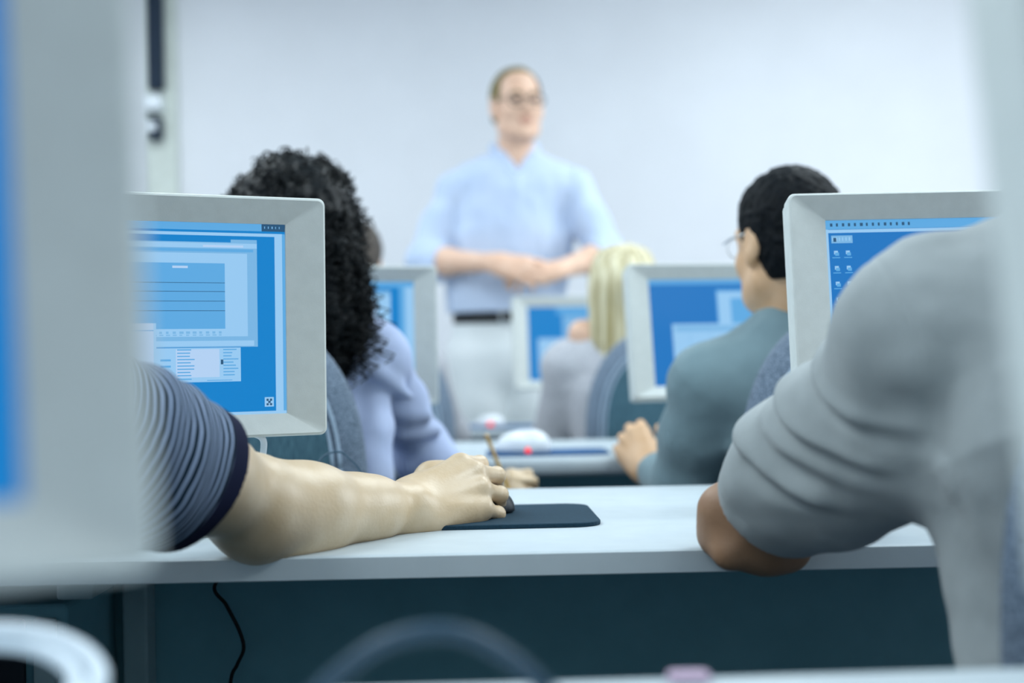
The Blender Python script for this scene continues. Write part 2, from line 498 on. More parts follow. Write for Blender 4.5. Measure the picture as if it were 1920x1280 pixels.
def monitor(x, y, yaw, tilt, label, base, quads, dz=0.0, bs=BS):
    t = empty('flat_monitor', (x, y, DESK_Z), math.radians(yaw), label, 'monitor')
    zc = 0.254 + dz
    T = Matrix.Translation((0, 0, zc)) @ Matrix.Rotation(math.radians(-tilt), 4, 'X')
    hw, z0, z1 = SW / 2 + bs, -SH / 2 - BB, SH / 2 + BT
    # casing: a shallow tray behind the bezel
    b = MB(); b.box(-hw + 0.002, hw - 0.002, 0.006, 0.05, z0 + 0.002, z1 - 0.002, 0.006, T)
    b.box(-hw * 0.62, hw * 0.62, 0.045, 0.085, z0 + 0.05, z1 - 0.05, 0.02, T)
    b.build('casing', M_plastic, t)
    # bezel: rounded outer rim, then four faces sloping in to the screen
    def ring(w0, zb, zt, rr, yy, n=6):
        pts = []
        for cxs, czs, a0 in ((1, 1, 0), (-1, 1, 90), (-1, -1, 180), (1, -1, 270)):
            for i in range(n + 1):
                a = math.radians(a0 + 90 * i / n)
                cx_, cz_ = cxs * (w0 - rr), (zt - rr if czs > 0 else zb + rr)
                pts.append(T @ Vector((cx_ + rr * math.cos(a), yy, cz_ + rr * math.sin(a))))
        return pts
    rr = 0.009
    rings = [ring(hw, z0, z1, rr, 0.02), ring(hw, z0, z1, rr, -0.006), ring(hw - 0.0012, z0 + 0.0012, z1 - 0.0012, rr, -0.0092),
             ring(hw - 0.0035, z0 + 0.0035, z1 - 0.0035, rr - 0.002, -0.0105), ring(SW / 2, -SH / 2, SH / 2, 0.0005, 0.003), ring(SW / 2, -SH / 2, SH / 2, 0.0005, 0.007)]
    b = MB(); n = len(rings[0]); vs = [p for r_ in rings for p in r_]
    b.add(vs, [(j * n + i, j * n + (i + 1) % n, (j + 1) * n + (i + 1) % n, (j + 1) * n + i) for j in range(len(rings) - 1) for i in range(n)])
    b.build('bezel', M_plastic, t)
    # the lit picture: one flat mesh, every patch its own colour
    vs, fs, mi = [], [], []
    for lay, (c, u0, v0, u1, v1) in enumerate([(base, 0, 0, 1, 1)] + list(quads)):
        yy = 0.0058 - 0.000012 * lay
        k = len(vs)
        for (u, v) in ((u0, v1), (u1, v1), (u1, v0), (u0, v0)):
            vs.append(T @ Vector(((u - 0.5) * SW, yy, (0.5 - v) * SH)))
        fs.append((k, k + 1, k + 2, k + 3)); mi.append(c)
    link_mesh('screen', vs, fs, SCREEN, t, False, mi)
    b = MB(); b.lathe([(0.098, 0), (0.1, 0.004), (0.096, 0.012), (0.05, 0.018), (0.03, 0.02)], 40, (0, 0.055, 0), 1.15, 0.85); b.build('base', M_plastic, t, True)
    b = MB(); b.box(-0.034, 0.034, 0.066, 0.096, 0.015, zc + 0.02, 0.01); b.build('neck', M_plastic, t)
    return t

def dashes(u0, u1, v, n, hgt, c=C_INK, fill=0.6, rnd=None):
    rnd = rnd or random
    return [(c, u0 + (u1 - u0) * i / n, v, u0 + (u1 - u0) * (i + fill * rnd.uniform(0.6, 1.1)) / n, v + hgt) for i in range(n)]

q1 = [(C_MID, 0, 0, 0.905, 0.038), (C_INK, 0.905, 0, 1, 0.038), (C_LITE, 0, 0.05, 1, 0.066), (C_LITE, 0.957, 0.05, 1, 1), (C_MID, 0.988, 0.05, 1, 1), (C_LITE, 0, 0.985, 1, 1),
      (C_GREY, 0, 0.085, 0.885, 0.645), (C_DEEP, 0, 0.085, 0.78, 0.1), (C_LITE, 0, 0.105, 0.885, 0.13), (C_PALE, 0.67, 0.115, 0.83, 0.126), (C_MID, 0, 0.135, 0.87, 0.15),
      (C_LITE, 0, 0.158, 0.845, 0.59), (C_MID, 0, 0.21, 0.755, 0.55), (C_PALE, 0.55, 0.225, 0.61, 0.237)]
for v in (0.31, 0.355, 0.405, 0.455): q1.append((C_INK, 0, v, 0.755, v + 0.0028))
q1 += dashes(0.42, 0.755, 0.563, 13, 0.012, C_GREY) + dashes(0.42, 0.755, 0.579, 13, 0.006, C_GREY)
q1 += [(C_LITE, 0, 0.612, 0.87, 0.64), (C_LITE, 0, 0.648, 0.815, 0.825), (C_PALE, 0.56, 0.655, 0.73, 0.8)]
for i in range(9):
    v = 0.655 + i * 0.0165
    q1 += [(C_MID, 0.565, v, 0.565 + random.uniform(0.03, 0.07), v + 0.006), (C_MID, 0.745, v, 0.745 + random.uniform(0.03, 0.065), v + 0.006)]
q1 += [(C_INK, 0.735, 0.71, 0.745, 0.735), (C_MID, 0.5, 0.705, 0.54, 0.715), (C_MID, 0.5, 0.737, 0.54, 0.747), (C_MID, 0.56, 0.806, 0.62, 0.812), (C_MID, 0.68, 0.815, 0.78, 0.819)]
q1 += [(C_PALE, 0, 0.52, 0.485, 0.868), (C_LITE, 0.475, 0.52, 0.485, 0.868), (C_MID, 0, 0.555, 0.475, 0.56),
       (C_LITE, 0.91, 0.912, 0.947, 0.962), (C_INK, 0.917, 0.92, 0.926, 0.932), (C_INK, 0.931, 0.92, 0.94, 0.932), (C_INK, 0.924, 0.932, 0.934, 0.943), (C_INK, 0.917, 0.944, 0.926, 0.955), (C_INK, 0.931, 0.944, 0.94, 0.955)]
q1 += dashes(0.915, 0.99, 0.012, 5, 0.012, C_GREY, 0.3)
monitor(-0.406, 1.648, 27, -1, 'grey flat monitor showing a line chart window, behind the striped sleeve', C_DEEP, q1)

q2 = [(C_MID, 0, 0, 1, 0.05), (C_LITE, 0, 0.052, 1, 0.07), (C_LITE, 0, 0.05, 0.011, 1)] + dashes(0.02, 0.36, 0.016, 14, 0.018, C_INK, 0.45)
q2 += [(C_GREY, 0.022, 0.085, 0.108, 0.128)] + dashes(0.026, 0.106, 0.095, 6, 0.02, C_LITE, 0.5) + [(C_INK, 0.03, 0.098, 0.042, 0.12)]
for i, v in enumerate((0.17, 0.255, 0.342, 0.43, 0.515, 0.6)):
    for u in ((0.03, 0.078) if i < 4 else (0.035,)):
        q2 += [(C_LITE, u, v, u + 0.016, v + 0.02), (C_MID, u + 0.004, v + 0.01, u + 0.02, v + 0.028), (C_MID, u - 0.008, v + 0.036, u + 0.024, v + 0.041)]
q2 += [(C_INK, 0.036, 0.432, 0.045, 0.445), (C_LITE, 0.34, 0.125, 0.8, 0.36)]
for j in range(4): q2 += dashes(0.345, 0.6, 0.132 + j * 0.03, 16, 0.014, C_MID, 0.5)
q2 += [(C_GREY, 0.105, 0.52, 0.13, 0.56)]
monitor(0.543, 1.735, -1.5, 10, 'grey flat monitor showing small desktop icons, behind the grey-shirted shoulder', C_DEEP2, q2)

q3 = [(C_MID, 0, 0, 1, 0.045), (C_MID, 0.48, 0.1, 1, 0.98), (C_LITE, 0.49, 0.12, 1, 0.18), (C_LITE, 0.49, 0.12, 0.58, 0.45), (C_MID, 0.6, 0.2, 1, 0.9), (C_LITE, 0.15, 0.42, 0.72, 0.87), (C_GREY, 0.17, 0.44, 0.7, 0.49)]
for u in (0.27, 0.42, 0.55): q3.append((C_GREY, u, 0.5, u + 0.004, 0.85))
monitor(0.443, 2.985, 9, 11, 'flat monitor beside the short-haired man, two windows on its blue screen', C_DEEP2, q3)
q4 = [(C_MID, 0, 0, 1, 0.05), (C_LITE, 0.0, 0.08, 0.84, 1), (C_PALE, 0.1, 0.16, 0.74, 0.9), (C_GREY, 0.0, 0.08, 0.84, 0.12), (C_LITE, 0.94, 0.05, 1, 1), (C_MID, 0.9, 0.05, 0.94, 1)]
monitor(-0.347, 2.905, 15, 0, 'flat monitor partly hidden by the dark curly hair', C_DEEP, q4)
q5 = [(C_MID, 0.3, 0, 1, 0.1), (C_GREY, 0.36, 0.12, 1, 0.95), (C_LITE, 0.1, 0.43, 0.8, 0.93)]
monitor(0.203, 4.4, 8, 6, 'small distant flat monitor to the left of the blond hair', C_DEEP, q5)
monitor(-0.294, 0.400, 35, 5.4, 'very blurred close monitor filling the left edge of the frame', C_DEEP, [(C_DEEP2, 0, 0, 1, 0.3), (C_DEEP2, 0.985, 0, 1, 1)], 0.0124, 0.042)
monitor(0.384, 0.51, 3, 13, 'very blurred pale monitor edge along the right border of the frame', C_DEEP, [])

# ------------------------------------------------------------------ chairs
def backrest_w(z):
    t = abs((z - 0.72) / (0.29 if z > 0.72 else 0.21))
    return 0.215 * max(0.0, 1 - t ** 2.4) ** (1 / 2.4)
def back_surface(scale, yfun, nz=36, nx=20):
    v, f = [], []
    for i in range(nz + 1):
        s = -math.cos(math.pi * i / nz)
        z = 0.76 + s * 0.25 * scale
        zz = 0.76 + s * 0.2499
        hw = backrest_w(zz) * scale
        for j in range(nx + 1):
            u = -math.cos(math.pi * j / nx)
            v.append((u * hw, yfun(u, s), z))
    for i in range(nz):
        for j in range(nx):
            a = i * (nx + 1) + j
            f.append((a, a + 1, a + nx + 2, a + nx + 1))
    return v, f
def bend(u): return 0.035 * u * u
def make_chair(label):
    t = empty('office_chair', (0, 0, 0), 0, label, 'chair')
    pil = lambda u, s: math.sqrt(max(0, 1 - abs(u) ** 3.2)) * math.sqrt(max(0, 1 - abs(s) ** 3.2))
    b = MB()
    v, f = back_surface(1, lambda u, s: -0.028 * pil(u, s) + bend(u)); b.add(v, [q[::1] for q in f])
    v, f = back_surface(1, lambda u, s: 0.03 * pil(u, s) + bend(u)); b.add(v, [q[::-1] for q in f])
    back = b.build('backrest', M_chair, t, True)
    b = MB()
    v, f = back_surface(0.77, lambda u, s: -0.0275 - 0.004 * pil(u, s) + bend(u * 0.77)); b.add(v, f)
    v, f = back_surface(0.77, lambda u, s: -0.012 + bend(u * 0.77)); b.add(v, [q[::-1] for q in f])
    b.build('back_panel', M_chairp, back, True)
    for sc_ in (0.765, 0.82):
        pts = []
        for i in range(81):
            a = 2 * math.pi * i / 80
            s, c = math.sin(a), math.cos(a)
            hw = backrest_w(0.76 + s * 0.245)
            u = math.copysign(1, c) if abs(c) > 1e-6 else 0
            zz = 0.76 + s * 0.25
            pts.append((sc_ * u * hw, -0.0290 + bend(u * sc_), 0.76 + s * 0.25 * sc_))
        b = MB(); b.tube(pts, 0.003, 6); b.build('seam', M_seam, back, True)
    b = MB(); b.box(-0.03, 0.03, 0.0, 0.03, 0.40, 0.62, 0.01); b.box(-0.03, 0.03, 0.0, 0.26, 0.385, 0.405, 0.006); b.build('back_support', M_dark, t)
    b = MB(); b.lathe([(0.19, 0.405), (0.225, 0.425), (0.235, 0.445), (0.22, 0.465), (0.15, 0.478), (0.02, 0.48)], 40, (0, 0.25, 0), 1, 0.95); b.build('seat', M_chair, t, True)
    b = MB(); b.tube([(0, 0.25, 0.08), (0, 0.25, 0.41)], 0.027, 16); b.build('post', M_dark, t, True)
    for k in range(5):
        a = 2 * math.pi * k / 5 + 0.3
        d = V(math.cos(a), math.sin(a), 0)
        b = MB(); b.tube([V(0, 0.25, 0.11) + d * 0.02, V(0, 0.25, 0.085) + d * 0.27], [0.024, 0.014], 10); lg = b.build('leg', M_dark, t, True)
        p = V(0, 0.25, 0.028) + d * 0.265; sd = V(-d[1], d[0], 0)
        b = MB(); b.tube([p - sd * 0.02, p + sd * 0.02], 0.028, 16); b.tube([p, p + V(0, 0, 0.055)], 0.008, 8); b.build('caster', M_dark, lg, True)
    return t
def copy_tree(o, parent=None):
    c = o.copy(); COL.objects.link(c)
    if parent is not None: c.parent = parent
    for ch in list(o.children): copy_tree(ch, c)
    return c
def place(o, x, y, rz):
    o.location = (x, y, 0); o.rotation_euler = (0, 0, math.radians(rz)); return o
chair0 = place(make_chair('grey fabric chair behind the curly-haired woman in lavender shirt'), -0.455, 2.30, 0)
CG = 'grey fabric office chairs'
chair0['group'] = CG
def armrest(ch):
    for sx in (-1, 1):
        b = MB()
        b.box(sx * 0.25 - 0.03, sx * 0.25 + 0.03, 0.06, 0.32, 0.655, 0.69, 0.014)
        b.tube(smooth_path([(sx * 0.25, 0.2, 0.66), (sx * 0.255, 0.2, 0.5), (sx * 0.2, 0.22, 0.42), (sx * 0.1, 0.24, 0.4)]), 0.012, 8)
        b.build('armrest', M_dark, ch, True)
for (x, y, rz, lab, arms) in ((0.580, 2.27, -3, 'grey fabric chair behind the man in grey-teal sweater', 0), (0.40, 3.64, -2, 'grey chair behind the blond woman, in the row nearest the front', 0),
                        (-0.36, 3.62, 4, 'blurred grey armchair showing past the edge of the half-hidden monitor', 1), (-0.76, 0.965, 0, 'chair of the person in striped shirt, hidden behind the blurred left monitor', 0),
                        (0.552, 0.96, 0, 'chair of the person in grey polo shirt, at the lower right corner', 0)):
    c = place(copy_tree(chair0), x, y, rz); c['label'] = lab
    if arms: armrest(c)

# ------------------------------------------------------------------ people
def frame(fwd, up=(0, 0, 1)):
    """columns: right of the person, forward, up"""
    f = unit(fwd); r = unit(np.cross(f, unit(up))); u = np.cross(r, f)
    return np.stack([r, f, u], -1)

def head_prims(c, R, s=0.96, face=True):
    g = lambda *p: c + R @ (V(*p) * s)
    e = lambda p, r, k=0.02, op='+': el(g(*p), V(*r) * s, R, k * s, op)
    L = [e((0, -0.018, 0.034), (0.077, 0.098, 0.088)), e((0, 0.022, -0.025), (0.064, 0.072, 0.088), 0.03),
         e((0, 0.03, -0.082), (0.05, 0.05, 0.036), 0.035), rc(g(-0.05, 0.0, -0.07), g(-0.028, 0.06, -0.1), 0.018 * s, 0.016 * s, 0.03), rc(g(0.05, 0.0, -0.07), g(0.028, 0.06, -0.1), 0.018 * s, 0.016 * s, 0.03)]
    if face:
        L += [rc(g(-0.036, 0.077, 0.02), g(0.036, 0.077, 0.02), 0.013 * s, 0.013 * s, 0.018)]
        for q in (-1, 1):
            L += [e((q * 0.034, 0.056, -0.036), (0.027, 0.03, 0.026), 0.02), e((q * 0.031, 0.099, -0.002), (0.02, 0.016, 0.015), 0.012, '-'), e((q * 0.031, 0.075, -0.001), (0.0145, 0.0145, 0.0125), 0.005)]
        L += [rc(g(0, 0.088, 0.008), g(0, 0.108, -0.03), 0.0085 * s, 0.0125 * s, 0.012)]
        for q in (-1, 1): L.append(e((q * 0.0125, 0.096, -0.036), (0.0095, 0.012, 0.008), 0.008))
        L += [rc(g(-0.017, 0.086, -0.062), g(0.017, 0.086, -0.062), 0.0075 * s, 0.0075 * s, 0.008), rc(g(-0.015, 0.085, -0.073), g(0.015, 0.085, -0.073), 0.008 * s, 0.008 * s, 0.006),
              minus(rc(g(-0.02, 0.096, -0.0672), g(0.02, 0.096, -0.0672), 0.0028, 0.0028, 0.004)), e((0, 0.073, -0.107), (0.022, 0.018, 0.017), 0.02)]
    for q in (-1, 1):
        L += [e((q * 0.08, -0.012, -0.006), (0.011, 0.021, 0.033), 0.012), e((q * 0.077, 0.0, -0.034), (0.008, 0.012, 0.014), 0.01), e((q * 0.093, -0.008, -0.002), (0.008, 0.011, 0.02), 0.006, '-')]
    return L

def hand_prims(wr, f, dors, side, curl, spread=0.09, thumb=None, s=1.0):
    """wr wrist, f along the palm, dors out of the back of the hand, side +1 for a right hand; curl per finger: three bends in degrees"""
    f = unit(f); u = unit(V(*dors) - f * np.dot(dors, f)); l = np.cross(u, f) * side
    W = np.asarray(wr, float)
    g = lambda a, b, c: W + s * (f * a + l * b + u * c)
    mcp = [(0.088, 0.030, -0.001), (0.092, 0.0095, 0.004), (0.086, -0.011, 0.001), (0.077, -0.030, -0.006)]
    ln = [(0.043, 0.026, 0.021), (0.048, 0.029, 0.022), (0.044, 0.027, 0.021), (0.034, 0.020, 0.019)]
    rad = [(0.0105, 0.0092, 0.0083, 0.0068), (0.0108, 0.0094, 0.0084, 0.007), (0.0102, 0.0088, 0.0079, 0.0066), (0.009, 0.0077, 0.007, 0.006)]
    P = [ec(g(-0.012, 0, -0.002), g(0.02, 0, -0.004), 0.0295 * s, 0.031 * s, u, 0.66, 0.02)]
    for (a, b, c), r in zip(mcp, rad):
        P.append(rc(g(0.008, b * 0.55, -0.003), g(a - 0.004, b, c - 0.006), 0.0165 * s, (r[0] + 0.0035) * s, 0.02))
        P.append(rc(g(0.03, b * 0.7, 0.009), g(a, b, c + 0.0015), 0.0035 * s, r[0] * s * 0.95, 0.009))
    P.append(rc(g(0.02, -0.02, -0.012), g(0.06, -0.027, -0.012), 0.0145 * s, 0.0125 * s, 0.018))
    fingers = []
    for i in range(4):
        a = math.radians(curl[i][0]); sp = spread * (1.4, 0.4, -0.5, -1.5)[i]
        d0 = unit(f + l * sp)
        p = g(*mcp[i]); ang = 0
        for j in range(3):
            ang += math.radians(curl[i][j])
            d = d0 * math.cos(ang) - u * math.sin(ang)
            q = p + d * ln[i][j] * s
            fingers.append(rc(p, q, rad[i][j] * s, rad[i][j + 1] * s, 0.004 if j else 0.008))
            if j: fingers.append(rc(p + u * 0.001, p + u * 0.001, rad[i][j] * 1.06 * s, rad[i][j] * 1.06 * s, 0.004))
            p = q
    P += fingers
    t1, t2, t3 = thumb or ((0.62, 0.62, -0.42), (0.86, 0.3, -0.35), (0.9, 0.12, -0.4))
    o = lambda t: unit(f * t[0] + l * t[1] + u * t[2])
    p0 = g(0.014, 0.017, -0.012); p1 = p0 + o(t1) * 0.045 * s; p2 = p1 + o(t2) * 0.034 * s; p3 = p2 + o(t3) * 0.026 * s
    P += [rc(p0, p1, 0.0175 * s, 0.0125 * s, 0.02), rc(p1, p2, 0.0118 * s, 0.0105 * s, 0.006), rc(p2, p3, 0.0108 * s, 0.008 * s, 0.005)]
    return P

def torso_prims(J, s=1.0, inf=0.0, belly=0.0):
    fr = unit(J['front']); up = (V(*J['shL']) + V(*J['shR'])) / 2
    pel, wst, cht, nk = (V(*J[k]) for k in ('pelvis', 'waist', 'chest', 'neck'))
    L = [ec(pel, wst, 0.158 * s + inf, 0.142 * s + inf + belly, fr, 0.72), ec(wst, cht, 0.142 * s + inf + belly, 0.162 * s + inf, fr, 0.68),
         ec(cht, cht * 0.3 + up * 0.7 - fr * 0.01, 0.162 * s + inf, 0.118 * s + inf, fr, 0.66, 0.06)]
    base = nk * 0.6 + up * 0.4
    for k in ('shL', 'shR'):
        sh = V(*J[k])
        L += [ec(up * 0.75 + sh * 0.25, sh, 0.07 * s + inf, 0.054 * s + inf, fr, 0.9, 0.05), rc(base, sh * 0.72 + up * 0.28 + V(0, 0, 0.012), 0.042 * s + inf * 0.6, 0.04 * s + inf, 0.05)]
    return L

def arm_prims(sh, e, wr, s=1.0, inf=0.0):
    sh, e, wr = V(*sh), V(*e), V(*wr)
    m = e + (wr - e) * 0.3
    return [rc(sh, sh * 0.5 + e * 0.5, 0.053 * s + inf, 0.047 * s + inf, 0.03), rc(sh * 0.5 + e * 0.5, e, 0.047 * s + inf, 0.041 * s + inf, 0.03),
            rc(e, m, 0.041 * s + inf, 0.0425 * s + inf, 0.02), rc(m, wr, 0.0425 * s + inf, 0.027 * s + inf, 0.03)]

def neck_prims(J, c, R, s=0.96):
    nk = V(*J['neck'])
    return [rc(c + R @ (V(0, -0.03, -0.05) * s), nk - V(0, 0, 0.02), 0.053 * s, 0.06 * s, 0.03), rc(c + R @ (V(0, 0.0, -0.08) * s), nk + unit(J['front']) * 0.02 - V(0, 0, 0.04), 0.042 * s, 0.05 * s, 0.03)]

def legs_geo(J, inf=0.0, s=1.0):
    pel, fr = V(*J['pelvis']), unit(J['front']); rt = np.cross(fr, V(0, 0, 1))
    L = [ec(pel + V(0, 0, 0.06), pel - V(0, 0, 0.02), 0.155 * s + inf, 0.16 * s + inf, fr, 0.75)]
    ends = []
    for q in (-1, 1):
        hip = pel + rt * q * 0.09 - V(0, 0, 0.045)
        if J.get('stand'):
            knee = V(hip[0] + q * 0.03, hip[1] + 0.0, 0.52); ank = V(hip[0] + q * 0.05, hip[1] + 0.02, 0.08)
        else:
            knee = hip + fr * 0.40 + rt * q * 0.06 - V(0, 0, 0.02); ank = knee + fr * 0.03 - V(0, 0, knee[2] - 0.09)
        L += [rc(hip, knee, 0.088 * s + inf, 0.066 * s + inf, 0.04), rc(knee, ank, 0.064 * s + inf, 0.05 * s + inf, 0.03)]
        ends.append(ank)
    return L, ends, fr

def cut(F, p, n, r=None):
    """keeps the side of the plane the normal n points away from"""
    p, n = V(*p), unit(n)
    return lambda P: np.maximum(F(P), (P - p) @ n)

def bounds(pts, pad):
    a = np.array(pts, float)
    return a.min(0) - pad, a.max(0) + pad

def lower_body(t, J, mt, h=0.009):
    L, ends, fr = legs_geo(J, 0.01)
    F = blend(L)
    lo, hi = bounds([J['pelvis']] + ends + [e - fr * 0.45 for e in ends], 0.27)
    lo[2] = 0.06
    top = V(*J['pelvis'])[2] + 0.1
    G = lambda P: np.maximum(np.maximum(F(P), 0.075 - P[:, 2]), P[:, 2] - top)
    organic('trousers', G, lo, hi, h, mt, t)
    for e in ends:
        z = lambda q, zz: V(q[0], q[1], zz)
        S = blend([ec(z(e - fr * 0.04, 0.042), z(e + fr * 0.17, 0.036), 0.041, 0.038, V(0, 0, 1), 0.95), rc(e + V(0, 0, 0.01), z(e, 0.06), 0.042, 0.042, 0.03)])
        S2 = lambda P, S=S: np.maximum(np.maximum(S(P), 0.002 - P[:, 2]), P[:, 2] - 0.105)
        lo, hi = bounds([z(e - fr * 0.04, 0.04), z(e + fr * 0.2, 0.04), e], 0.06)
        organic('shoe', S2, lo, hi, 0.007, M_shoe, t)

def cap_hair(c, R, s, thick=0.01, amp=0.003, freq=90, front=0.055, low=-0.05, seed=1, extra=None):
    """short hair: the skull thickened, cut along the hairline"""
    g = lambda *p: c + R @ (V(*p) * s)
    base = [el(g(0, -0.02, 0.034), V(0.077, 0.098, 0.088) * s + thick, R, 0.02), el(g(0, -0.045, -0.03), V(0.064, 0.066, 0.075) * s + thick * 0.6, R, 0.03)]
    F = blend(base)
    def G(P):
        q = (P - c) @ R / s
        d = F(P) + amp * vnoise(P * freq, seed) + amp * 0.5 * vnoise(P * freq * 2.3, seed + 5)
        x, y, z = q[:, 0], q[:, 1], q[:, 2]
        line = np.where(y > 0.02, 0.05 + (y - 0.02) * 0.5, low + np.clip((y + 0.03) / 0.05, 0, 1) * (0.05 - low) * np.where(np.abs(x) > 0.055, 1, 1))
        line = np.where((np.abs(x) > 0.06) & (y > -0.005) & (y < 0.03), np.minimum(line, 0.0), line)
        d = np.maximum(d, (line - z) * s * 0.8)
        d = np.maximum(d, (y - front - 0.25 * (z - 0.09)) * s)
        return d
    return G

SKIN_H = {}
def person(loc, label):
    return empty('person', loc, 0, label, 'person')

# ---- person in the striped shirt: right forearm along the desk, hand on the mouse
J = dict(pelvis=(-0.75, 1.12, 0.57), waist=(-0.73, 1.13, 0.70), chest=(-0.635, 1.17, 0.84), neck=(-0.54, 1.2, 0.99), front=(-0.28, 1, 0),
         shR=tuple(at(150, 775, 1.235)), shL=(-0.76, 1.22, 0.91), elR=tuple(at(478, 949, 1.478)), wrR=tuple(at(762, 951, 1.68)), elL=(-0.86, 1.42, 0.78), wrL=(-0.70, 1.62, 0.775))
P1 = person((-0.75, 1.15, 0), 'person in navy striped short-sleeved shirt, bare forearm on the desk, hand on a mouse')
hc, hR = V(-0.53, 1.26, 1.12), frame((0.15, 1, -0.05))
sh, e1, wr = V(*J['shR']), V(*J['elR']), V(*J['wrR'])
fa = unit(wr - e1)
hf = unit(V(0.78, 0.60, 0.25))
hd = V(0.42, -0.58, 0.76)
skin = torso_prims(J, 1.0, -0.012) + neck_prims(J, hc, hR) + head_prims(hc, hR) + arm_prims(J['shL'], J['elL'], J['wrL'])
mid = e1 + (wr - e1) * 0.3
skin += [rc(sh, e1 + (sh - e1) * 0.35, 0.052, 0.049, 0.03), rc(e1 + (sh - e1) * 0.4, e1, 0.049, 0.044, 0.03), rc(e1 + V(0, 0, 0.002), e1 + (wr - e1) * 0.32 - V(0, 0, 0.004), 0.0470, 0.0415, 0.03),
         rc(e1 + (wr - e1) * 0.32 - V(0, 0, 0.004), e1 + (wr - e1) * 0.72 - V(0, 0, 0.002), 0.0415, 0.0300, 0.05), rc(e1 + (wr - e1) * 0.66 - V(0, 0, 0.002), wr, 0.0315, 0.0270, 0.04),
         rc(at(484, 1000, 1.472), at(530, 990, 1.50), 0.016, 0.020, 0.05),
         rc(wr + V(0.010, -0.012, 0.007), wr + V(0.010, -0.012, 0.007), 0.013, 0.013, 0.03)]
skin += hand_prims(wr + fa * 0.012, hf, hd, 1, [(30, 38, 18), (32, 40, 20), (36, 38, 18), (38, 34, 14)], 0.07, ((0.72, 0.55, -0.42), (0.9, 0.18, -0.4), (0.92, 0.0, -0.4)), 1.1)
skin += [rc(at(808, 892, 1.79), at(850, 888, 1.80), 0.018, 0.017, 0.025)]
skin += hand_prims(J['wrL'], (0.6, 0.8, 0), (0, 0, 1), -1, [(15, 25, 15)] * 4)
F = blend(skin)
lo, hi = bounds([hc, J['pelvis'], sh, e1, wr, wr + hf * 0.16, J['elL'], J['wrL'], J['shL']], 0.2)
organic('body', F, lo, hi, 0.0024, M_skin, P1)
organic('hair', cap_hair(hc, hR, 0.96), hc - 0.16, hc + 0.16, 0.005, M_brown, P1)
root1 = V(*P1.location)
shirt = blend(torso_prims(J, 1.0, 0.006) + [rc(J['shL'], V(*J['shL']) * 0.4 + V(*J['elL']) * 0.6, 0.064, 0.062, 0.04)])
shirt2 = lambda P: np.maximum(np.maximum(shirt(P) + 0.003 * vnoise(P * 18, 3), J['pelvis'][2] - 0.05 - P[:, 2]), -(np.linalg.norm((P - (V(*J['neck']) + V(0, 0.02, 0.045))), axis=1) - 0.07))
M_stripe_body = striped('striped_knit', (0, 0, 1), (0, 0, 0), 0.0076, (150, 168, 196), (30, 46, 66), 0.5)
lo, hi = bounds([J['pelvis'], J['shL'], sh, J['neck'], J['elL']], 0.2)
organic('shirt', shirt2, lo, hi, 0.006, M_stripe_body, P1)
ax = unit(at(478, 952, 1.44) - sh)
hem = sh + ax * ((at(334, 908, 1.36) - sh) @ ax)
ec_ = hem
dn = unit(at(345, 1045, 1.38) - at(378, 1000, 1.38)); dn = unit(dn - ax * (dn @ ax))
slv = blend([rc(hem - ax * 0.12 + dn * 0.012, hem + ax * 0.06 + dn * 0.026, 0.060, 0.058, 0.03), rc(sh - ax * 0.02, hem - ax * 0.02, 0.066, 0.0645, 0.03), rc(hem - ax * 0.08, hem + ax * 0.06, 0.0645, 0.063, 0.02), rc(sh + V(-0.03, 0, -0.02), hem - ax * 0.06 + V(0, -0.02, -0.03), 0.07, 0.05, 0.04)])
hole = blend([rc(hem - ax * 0.03, hem + ax * 0.2, 0.0595, 0.059, 0.01), rc(hem - ax * 0.03 + dn * 0.022, hem + ax * 0.2 + dn * 0.022, 0.055, 0.055, 0.02)])
def sleeve1(P):
    t_ = (P - hem) @ ax
    wv = 0.0016 * np.sin(t_ * 120 + 3 * vnoise(P * 12, 9)) * np.clip((-t_ - 0.02) / 0.03, 0, 1) + 0.002 * vnoise(P * 22, 4)
    return np.maximum(np.maximum(slv(P) + wv, t_ * 0.98), -hole(P))
lo, hi = bounds([sh, hem], 0.13)
organic('sleeve', sleeve1, lo, hi, 0.0022, striped('striped_sleeve', ax, hem - root1, 0.0080, (158, 176, 206), (14, 36, 50), 0.54, (20, 26, 54), -0.026), P1)
lower_body(P1, J, M_jean)

# ---- person in the grey polo shirt, seen from behind at the right, elbow on the desk edge
J = dict(pelvis=(0.585, 1.12, 0.57), waist=(0.57, 1.12, 0.72), chest=(0.53, 1.15, 0.87), neck=(0.49, 1.19, 1.035), front=(-0.12, 1, 0),
         shL=tuple(at(1722, 622, 1.20)), shR=(0.68, 1.18, 0.96), elL=tuple(at(1431, 974, 1.46)), wrL=(0.39, 1.73, 0.765), elR=(0.78, 1.42, 0.78), wrR=(0.62, 1.66, 0.765))
P2 = person((0.585, 1.12, 0), 'person in pale grey short-sleeved shirt seen from behind, bent elbow on the desk edge')
hc, hR = V(0.545, 1.23, 1.18), frame((-0.1, 1, -0.05))
sh, e1, wr = V(*J['shL']), V(*J['elL']), V(*J['wrL'])
skin = torso_prims(J, 1.0, -0.012) + neck_prims(J, hc, hR) + head_prims(hc, hR) + arm_prims(J['shR'], J['elR'], J['wrR'])
